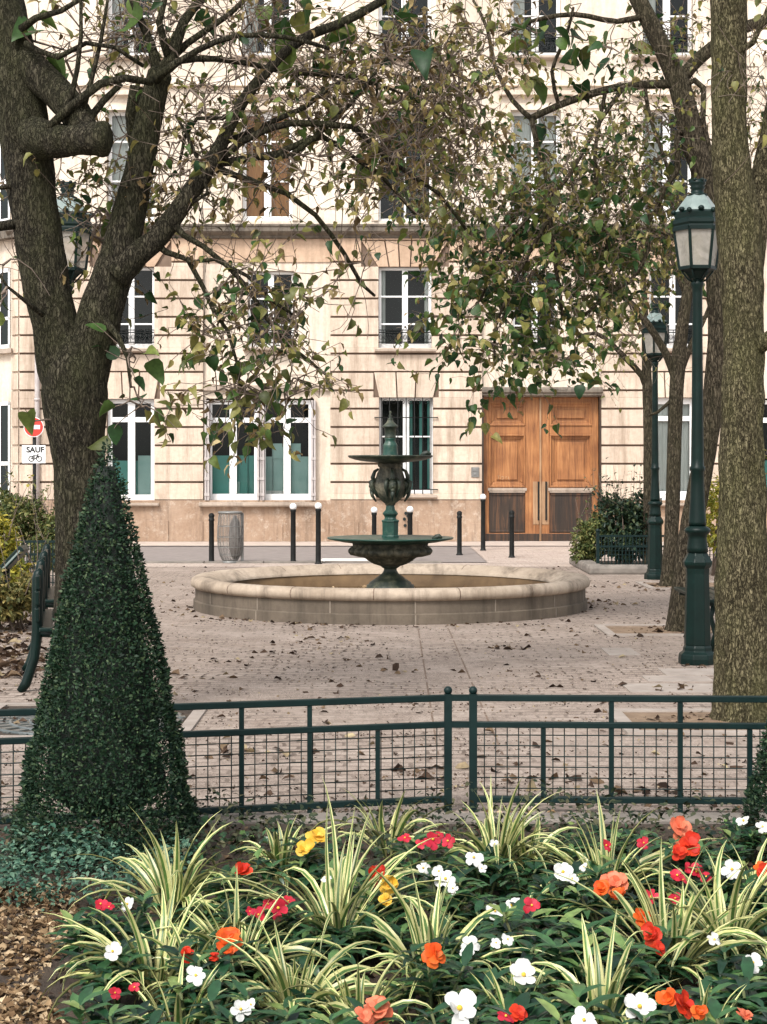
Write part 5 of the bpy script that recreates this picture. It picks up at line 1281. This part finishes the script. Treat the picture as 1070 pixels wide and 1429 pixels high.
strew('fallen_leaves', 200, drift(3.85, 22.3, .2, 1.3, 0, 2*PI), M['litter_dark'], (.04,.10), 'dead leaves around the foot of the slim tree')
strew('fallen_leaves', 160, drift(-1.85, 10.4, .3, .95, 0, 2*PI), M['litter_dark'], (.03,.08), 'dead leaves around the grated trunk')
def by_fence():
    x = r.uniform(-2.2, 2.2); return (x, 7.55 + abs(r.gauss(0, .09)), 0) if noise.noise(Vector((x*2.5,1,7))) > r.uniform(-.3,.4) else None
strew('fallen_leaves', 260, by_fence, M['litter'], (.025,.07), 'dead leaves caught along the foot of the low fence')
def clumps():
    cx, cy = r.choice(((.86,8.35),(1.35,8.15),(.25,13.0),(.3,8.6),(-.9,14.2),(1.9,8.9),(-.45,15.4),(1.0,14.6),(2.0,12.0),(-1.4,12.6),(.9,17.2),(2.6,19.5),(-.7,9.3)))
    return (cx + r.gauss(0,.14), cy + r.gauss(0,.10), 0)
strew('fallen_leaves', 150, clumps, M['litter_dark'], (.045,.11), 'larger curled dead leaves lying in small clumps on the paving', flat=.6)
def grit_place():
    y = 7.6 + 16*r.random()**1.3; x = r.uniform(-.26,.26)*y
    if (Vector((x,y)) - Vector((FC.x, FC.y))).length < 2.33: return None
    if noise.noise(Vector((x*1.1, y*2.4, 9.0))) < r.uniform(-.15,.4): return None
    return (x, y, 0)
strew('leaf_crumbs', 20000, grit_place, M['litter_dark'], (.008,.026), 'fine leaf crumbs and grit scattered on the paving')
def in_basin():
    a = r.uniform(0, 2*PI); q = 1.9*r.random()**.5
    return (FC.x + q*math.cos(a), FC.y + q*math.sin(a), .101)
strew('floating_leaves', 240, in_basin, M['litter'], (.04,.09), 'brown leaves lying in the shallow water of the stone basin', z=.002)
def left_mulch():
    x = r.uniform(-1.75, -.75); y = r.uniform(3.6, 5.95)
    if x > -.90 - (y-4.3)*.12 + .06*math.sin(y*6): return None
    return (x, y, bedz(x, y))
strew('leaf_mulch', 11000, left_mulch, M['litter'], (.012,.04), 'tan dead leaf mulch on bare soil at the lower left', flat=.6)
def bed_any():
    x = r.uniform(-1.6, 2.2); y = r.uniform(3.0, 7.2); return (x, y, bedz(x, y))
strew('bed_litter', 3200, bed_any, M['litter_dark'], (.02,.055), 'dead leaves on the soil between the bedding plants', flat=.5)
# side bed leaves at the far left
def side_l():
    y = r.uniform(12.5, 20); return ((r.uniform(-20, 60)-CU)/F*y, y, .006)
strew('bed_edge_leaves', 500, side_l, M['litter_dark'], (.05,.12), 'dead leaves along the left hand shrub bed', flat=.5)

def carpet(name, n_, place, mat_, size, height, label, cat='ground cover'):
    b = MB()
    for i in range(n_):
        p = place()
        if p is None: continue
        h = height*r.random()**.6*(.55 + .9*max(0, .5 + noise.noise(Vector((p[0]*5, p[1]*5, 2)))))
        q = Vector((p[0], p[1], bedz(p[0], p[1]) + h))
        a = r.uniform(0, 2*PI)
        s_ = r.uniform(*size)
        b.leaf(q, Vector((math.cos(a), math.sin(a), r.gauss(.1,.4))), Vector((r.gauss(0,.4), r.gauss(0,.4), 1)), s_, s_*r.uniform(.4,.65), 0, r.uniform(.05,.4), r.uniform(.1,.6))
    return tag(b.build(name, mat_), label, cat, None, 'stuff')
def gc_left():
    x = r.uniform(-2.0, -.72); y = r.uniform(5.45, 6.5)
    e = .18*noise.noise(Vector((x*3, y*3, 4)))
    if y < 5.62 + e + max(0, x+1.0)*.6: return None
    return (x, y)
carpet('ground_cover', 6500, gc_left, M['cover'], (.015,.033), .14, 'small-leaved blue-green ground cover at the foot of the clipped cone')
def ivy_back():
    x = r.uniform(-2.4, 3.6); y = r.uniform(6.15, 7.3)
    if noise.noise(Vector((x*2.5, y*2.5, 8))) < -.25: return None
    if y > 7.05 + .2*noise.noise(Vector((x*3, 0, 0))): return None
    return (x, y)
carpet('low_ivy', 9500, ivy_back, M['ivy'], (.02,.042), .15, 'tangled low dark ivy along the back of the bed')
def under():
    x = r.uniform(-.85, 3.2); y = r.uniform(3.3, 6.8)
    if noise.noise(Vector((x*2.2, y*2.2, 3))) < -.3: return None
    return (x, y)
carpet('bed_undergrowth', 5000, under, M['imp_leaf'], (.03,.06), .09, 'dark leafy undergrowth filling the flower bed between the plants')

# ================================================================ BEDDING PLANTS
def blade(b, base, az, L, w, rise, rr):
    """arching variegated blade"""
    n_ = 9; p = Vector(base); th = rise; side = Vector((-math.sin(az), math.cos(az), 0)); rows = []
    drop = rr.uniform(.12, .36)*(1.0 if rise < 1.3 else .4)
    tw = rr.gauss(0, .09); az += 0; bz = rr.gauss(0, .05)
    for i in range(n_+1):
        t = i/n_; az += bz; side = Vector((-math.sin(az), math.cos(az), 0))
        ww = w*(.55 + .45*math.sin(min(1, t*2.2)*PI/2))*(1 - max(0, (t-.35)/.65)**1.7)
        fwd = Vector((math.cos(az)*math.cos(th), math.sin(az)*math.cos(th), math.sin(th)))
        up_ = side.cross(fwd)*-1
        s_ = (side + up_*tw*i).normalized()
        rows.append([p - s_*ww + up_*ww*.45, p - s_*ww*.42 + up_*ww*.12, p, p + s_*ww*.42 + up_*ww*.12, p + s_*ww + up_*ww*.45])
        p = p + fwd*(L/n_); th -= drop*(.35 + 1.3*t)
    b0 = len(b.v)
    for r5 in rows: b.v += [tuple(q) for q in r5]
    for i in range(n_):
        for k in range(4):
            b.face((b0+i*5+k, b0+i*5+k+1, b0+i*5+5+k+1, b0+i*5+5+k), 0 if k in (0, 3) else 1, True)
def spider(u, v, hpx, label, n_=30, seed=0, wide=1.0):
    p = G(u, v, .08); rr = random.Random(seed*17+3); z0 = bedz(p.x, p.y); L0 = hpx*p.y/F*1.42
    t = thing('variegated_grass_plant', label, 'plant', (p.x, p.y, z0), 'striped grass-like plants in the bed')
    b = MB()
    for i in range(n_):
        az = rr.uniform(0, 2*PI); rise = rr.uniform(.75, 1.5); L = L0*rr.uniform(.65, 1.15)*(1.1 if rise < 1.1 else 1)
        blade(b, (p.x + math.cos(az)*.022, p.y + math.sin(az)*.022, z0), az, L*wide, rr.uniform(.006,.0145), rise, rr)
    b.build('leaf_blades', [M['sp_edge'], M['sp_mid']], t)
SP = [(240,1283,118,'striped grass plant standing alone left of the upper left scarlet flower'),
      (540,1190,84,'striped grass plant at the back of the bed below the left gate post'),
      (690,1222,104,'tall striped grass plant right of the gate posts, behind white flowers'),
      (735,1218,80,'striped grass plant directly right of the one behind the white flowers'),
      (470,1325,160,'big striped grass plant in the middle, left of the red and yellow begonias'),
      (600,1385,130,'striped grass plant rising around the single orange begonia'),
      (215,1388,126,'striped grass plant spreading over the leaf mulch at the lower left'),
      (275,1395,100,'striped grass plant just left of the low white flower near the bottom edge'),
      (845,1262,118,'striped grass plant between the two tall coral begonias'),
      (935,1365,140,'striped grass plant arching over the scarlet begonias on the right'),
      (838,1455,118,'striped grass plant at the bottom edge right of the large white flowers'),
      (1015,1345,124,'striped grass plant at the right edge above the dark leafy rosettes'),
      (415,1428,124,'drooping striped grass plant left of the coral begonia at the bottom edge'),
      (330,1372,116,'striped grass plant beside the orange flower left of centre'),
      (392,1220,78,'striped grass plant at the back, left of the yellow begonias'),
      (250,1470,95,'striped grass plant cut by the bottom edge at the lower left'),
      (720,1460,85,'small striped grass plant at the bottom edge beside the red flower'),
      (1050,1250,70,'small striped grass plant beside the right hand clipped cone'),
      (500,1445,90,'striped grass plant cut by the bottom edge below the big middle one'),
      (985,1490,100,'striped grass plant cut by the bottom edge near the right corner')]
for i, a in enumerate(SP): spider(*a[:3], a[3], seed=i, n_=30 if a[2] < 85 else 50, wide=1.0)

def rosette(b, c, ax, rr, n_, L, W):
    for k in range(n_):
        az = 2*PI*k/n_*1.62 + rr.uniform(0,.5); tilt = rr.uniform(-.1,.75)
        d_ = Vector((math.cos(az), math.sin(az), tilt)).normalized()
        l = L*rr.uniform(.65,1.1)
        b.leaf(c - Vector((0,0,.012*k/n_*4)), (d_ + ax*.15), Vector((0,0,1)), l, l*W*rr.uniform(.85,1.15), 0, .32, rr.uniform(.15,.55), prof=((.2,.72),(.45,1.0),(.75,.62)))
def petals(b, c, nrm, R_, n_, rr, w=1.1, cup=.25, m=0):
    nrm = nrm.normalized(); x = nrm.orthogonal().normalized(); y = nrm.cross(x)
    a0 = rr.uniform(0, 6.28)
    for k in range(n_):
        a = a0 + 2*PI*k/n_ + rr.gauss(0,.08)
        d_ = (x*math.cos(a) + y*math.sin(a) + nrm*cup)
        l = R_*rr.uniform(.78,1.1); d_ = d_ + nrm*rr.gauss(0,.16)
        b.leaf(c, d_, nrm, l, l*w*rr.uniform(.85,1.1), m, rr.uniform(.0,.34), rr.uniform(-.28,.42), prof=((.2,.5),(.45,.9),(.7,1.0),(.9,.66)))
COLM = dict(w='fl_white', r='fl_red', o='fl_orange', s='fl_scarlet', c='fl_coral', y='fl_yellow')
def flower(parent, c, kind, R_, rr):
    b = MB(); nrm = Vector((rr.gauss(0,.35), -.75 + rr.gauss(0,.2), .8))
    if kind in 'wr' :
        petals(b, c, nrm, R_, 5, rr, .86, rr.uniform(.0,.35)); n2 = nrm.normalized()
        o = b.build('flower', M[COLM[kind]], parent); e = MB(); e.ball(c + n2*R_*.14, R_*.13, seg=8, rings=5); e.build('flower_eye', M['fl_eye'], o)
    else:
        n2 = nrm.normalized()
        for lay, (q, cup, n_) in enumerate(((1.0,.1,5),(.9,.5,4),(.6,.9,4))): petals(b, c + n2*R_*.08*lay, nrm + Vector((rr.gauss(0,.25), rr.gauss(0,.2), rr.gauss(0,.2))), R_*q*rr.uniform(.85,1.1), n_, rr, 1.0, cup + rr.gauss(0,.15))
        o = b.build('flower', M[COLM[kind]], parent)
    return o
def bedding(label, fl, seed, h=None, spread=.13, shoots=7, leafL=.092, ctr=None, plain=False):
    """fl: flowers as (u, v, kind, radius in picture units)"""
    rr = random.Random(seed*31+5)
    if fl: u0 = sum(f[0] for f in fl)/len(fl); v0 = sum(f[1] for f in fl)/len(fl)
    else: u0, v0 = ctr
    h = h or rr.uniform(.22,.29)
    d_ = (CH-h)*F/(v0-HV); x = (u0-CU)/F*d_; z0 = bedz(x, d_)
    nm = 'leafy_bedding_plant' if not fl else ('begonia_plant' if fl[0][2] in 'oscy' else 'impatiens_plant')
    t = thing(nm, label, 'plant', (x, d_, z0), 'leafy plants without flowers in the bed' if not fl else 'flowering plants in the bed')
    b, s = MB(), MB()
    for k in range(shoots):
        a = 2*PI*k/shoots + rr.uniform(0,.6); q = spread*rr.uniform(.25,1.0)
        top = Vector((x + q*math.cos(a), d_ + q*math.sin(a), z0 + (h-z0)*rr.uniform(.5,1.05)))
        bs = Vector((x + q*.2*math.cos(a), d_ + q*.2*math.sin(a), z0-.01)); md = bs.lerp(top,.55) + Vector((0,0,.015))
        s.tube([bs, md, top], [.006,.005,.004], 5)
        rosette(b, top, (top-md).normalized(), rr, 10, leafL, .33)
        rosette(b, md.lerp(top,.35), (top-md).normalized(), rr, 7, leafL*1.1, .33)
    b.build('foliage', M['imp_leaf'], t); s.build('stems', M['mid_stem'], t)
    for (u, v, kind, rad) in fl:
        dd = (CH-h-.015)*F/(v-HV)
        dd = d_ + max(-.16, min(.16, dd-d_)); c = P(u, v, dd)
        flower(t, c, kind, rad*dd/F, rr)
        s2 = MB()
M['mid_stem'] = noisy('fleshy_stem', [(.3,(.05,.09,.03)),(.7,(.12,.12,.05))], 10, bstr=0)
BP = [('white flower and two crimson ones on a plant at the left end of the bed', [(178,1262,'w',13),(140,1262,'r',11),(152,1266,'r',8)]),
      ('scarlet flower at the upper left, beside the lone striped grass plant', [(338,1216,'s',15)]),
      ('crimson flowers left of centre above a dark leafy plant', [(387,1268,'r',17),(360,1277,'r',12),(402,1258,'r',10),(374,1262,'r',9),(348,1272,'r',8)]),
      ('bright orange double flower left of centre, above a white flower', [(321,1314,'o',21)]),
      ('scarlet blooms low between the orange double flower and the striped grass', [(262,1331,'s',12),(298,1335,'s',9)]),
      ('ragged white flower at the edge of the leaf mulch', [(157,1328,'w',15)]),
      ('round white flower directly below the scarlet blooms at the lower left', [(273,1362,'w',16)]),
      ('small crimson flowers lowest at the left, over the leaf mulch', [(160,1386,'r',10),(188,1378,'r',10)]),
      ('white flower low at the bottom edge left of centre', [(335,1409,'w',17),(350,1402,'w',11)]),
      ('two yellow begonias touching each other at the back left', [(425,1186,'y',17),(440,1168,'y',16)]),
      ('red begonia behind a yellow one in the middle of the bed', [(526,1222,'s',18),(542,1236,'y',16),(538,1256,'y',11)]),
      ('single flat orange begonia in the centre foreground', [(605,1333,'o',21)]),
      ('large coral begonia cut by the bottom edge at centre', [(525,1408,'c',26),(508,1420,'c',16)]),
      ('big white flower at the bottom edge, right of centre', [(640,1408,'w',31)]),
      ('big white open flower with yellow eye above the red bottom flower', [(730,1362,'w',25)]),
      ('small white flower between the orange begonia and the big white open flower', [(655,1319,'w',15),(648,1330,'w',9)]),
      ('star-shaped white flower right of the yellow and red begonias', [(622,1227,'w',17),(612,1216,'w',11),(632,1240,'w',9)]),
      ('white flower at the back in front of the tall striped grass', [(661,1197,'w',14),(690,1178,'w',8),(672,1212,'w',8)]),
      ('crimson flowers at the back under the two gate posts', [(603,1172,'r',15),(565,1170,'r',11),(625,1174,'r',12),(612,1166,'r',9),(588,1178,'r',9)]),
      ('white pair beside a crimson flower in the middle right', [(715,1264,'w',17),(690,1272,'w',14)]),
      ('crimson flower beside the white pair in the middle right', [(742,1264,'r',13)]),
      ('small white flowers over the wide dark rosettes right of centre', [(708,1311,'w',11),(692,1316,'w',9)]),
      ('clean white flower above the wide dark rosettes, right of centre', [(786,1217,'w',17),(798,1226,'w',10),(815,1210,'w',8)]),
      ('coral begonia cluster in the middle right, lower of the two coral ones', [(858,1234,'c',22),(840,1240,'o',15),(862,1250,'o',15)]),
      ('tallest coral begonia at the back right with scarlet bloom beneath', [(950,1158,'c',22),(962,1182,'s',20),(948,1190,'s',14)]),
      ('crimson cluster below the tallest coral begonia', [(972,1217,'r',14),(945,1222,'r',13),(985,1224,'r',11),(960,1212,'r',10),(952,1228,'r',9)]),
      ('two crimson flowers below the crimson cluster on the right', [(909,1252,'r',13),(942,1254,'r',11)]),
      ('crimson flowers at the back between the two coral begonias', [(845,1180,'r',10),(898,1177,'r',10)]),
      ('scarlet blooms under the arching striped blades on the right', [(896,1284,'o',17),(910,1304,'s',18),(918,1324,'s',13)]),
      ('white flower on the right above a scarlet one at the edge', [(1022,1214,'w',17)]),
      ('scarlet flower at the right edge below the clipped cone', [(1066,1218,'s',14),(1060,1212,'o',12)]),
      ('white flowers by the clipped cone at the right edge', [(1038,1146,'w',13),(1064,1154,'w',11)]),
      ('two white flowers at the right, over the lowest dark rosettes', [(996,1312,'w',13),(1050,1344,'w',15)]),
      ('scarlet begonia in the bottom right corner', [(950,1402,'s',24),(932,1394,'o',17),(975,1412,'o',13)]),
      ('broad white flower at the bottom edge left of the corner begonia', [(893,1406,'w',25)]),
      ('orange bud-like flower at the very right of the bottom edge', [(1038,1418,'c',15)]),
      ('white flower cut by the bottom edge right of the red flower', [(815,1424,'w',20)]),
      ('red flower at the bottom edge under the big white open flower', [(705,1419,'r',15),(722,1414,'s',14)]),
      ('white flower at left beside the striped grass, under the red begonia', [(590,1212,'w',11),(455,1226,'w',9)]),
      ]
for i, (lb_, fl) in enumerate(BP): bedding(lb_, fl, i, shoots=6, spread=.12)
FILL = [(800,1300),(830,1330),(770,1290),(1010,1390),(1050,1380),(990,1420),(430,1300),(400,1330),(560,1290),(640,1290),(690,1400),(230,1290),(140,1290),(200,1310),(760,1400),(880,1360),(600,1430),(450,1400),(380,1440),(300,1450),(1060,1300),(960,1260),(720,1200),(560,1215),(480,1200),(800,1170),(1000,1180),(860,1150),(190,1420),(910,1200),(650,1250),(500,1290),(350,1250),(300,1260),(1020,1260),(780,1240),(650,1350),(770,1350),(1110,1230),(1180,1260),(1120,1310),(1210,1330),(1300,1280),(1130,1400),(1230,1410)]
for i, c_ in enumerate(FILL):
    big = c_ in ((800,1300),(830,1330),(770,1290),(1010,1390),(1050,1380),(760,1400))
    bedding('dark-leaved bedding plant without flowers among the striped grasses', [], 100+i, h=.24 if big else .19, ctr=c_, shoots=8 if big else 6, spread=.15, leafL=.12 if big else .09)

# ================================================================ CAMERA, LIGHT, RENDER
cam = bpy.data.cameras.new('camera'); co_ = bpy.data.objects.new('camera', cam); COL.objects.link(co_)
co_.location = (0, 0, CH); co_.rotation_euler = (PI/2, 0, 0)
cam.sensor_fit = 'VERTICAL'; cam.sensor_height = 36; cam.sensor_width = 27; cam.lens = F/1429*36
cam.shift_y = -(714.5-HV)/1429; cam.clip_end = 1000; cam.clip_start = .05
sc.camera = co_
w = bpy.data.worlds.new('World'); sc.world = w; w.use_nodes = True; n = w.node_tree
sky = n.nodes.new('ShaderNodeTexSky'); sky.sky_type = 'NISHITA'; sky.sun_disc = False
EL, AZ = R(48), R(205)
sky.sun_elevation = EL; sky.sun_rotation = AZ; sky.air_density = 1.0; sky.dust_density = 3.5; sky.ozone_density = .6
hs = N(n, 'ShaderNodeHueSaturation', Saturation=.22); n.links.new(sky.outputs[0], hs.inputs['Color'])
bg = n.nodes['Background']; n.links.new(hs.outputs[0], bg.inputs[0]); bg.inputs[1].default_value = .13
sun = bpy.data.lights.new('sun', 'SUN'); so = bpy.data.objects.new('sun', sun); COL.objects.link(so)
sun.energy = 1.3; sun.angle = R(14); sun.color = (1, .94, .87)
# direction towards the sun: azimuth measured as the sky texture does (clockwise from +Y)
sd_ = Vector((math.sin(AZ)*math.cos(EL), math.cos(AZ)*math.cos(EL), math.sin(EL)))
so.rotation_euler = sd_.to_track_quat('Z', 'Y').to_euler(); so.location = (0, -5, 20)
vs_ = sc.view_settings
sc.display_settings.display_device = 'sRGB'
vs_.view_transform = 'Standard'; vs_.look = 'None'; vs_.gamma = 1; vs_.exposure = 1.0; vs_.use_curve_mapping = False
sc.render.engine = 'CYCLES'; sc.cycles.use_denoising = True; sc.cycles.max_bounces = 6; sc.cycles.transparent_max_bounces = 12
sc.cycles.diffuse_bounces = 3; sc.cycles.glossy_bounces = 3; sc.render.film_transparent = False
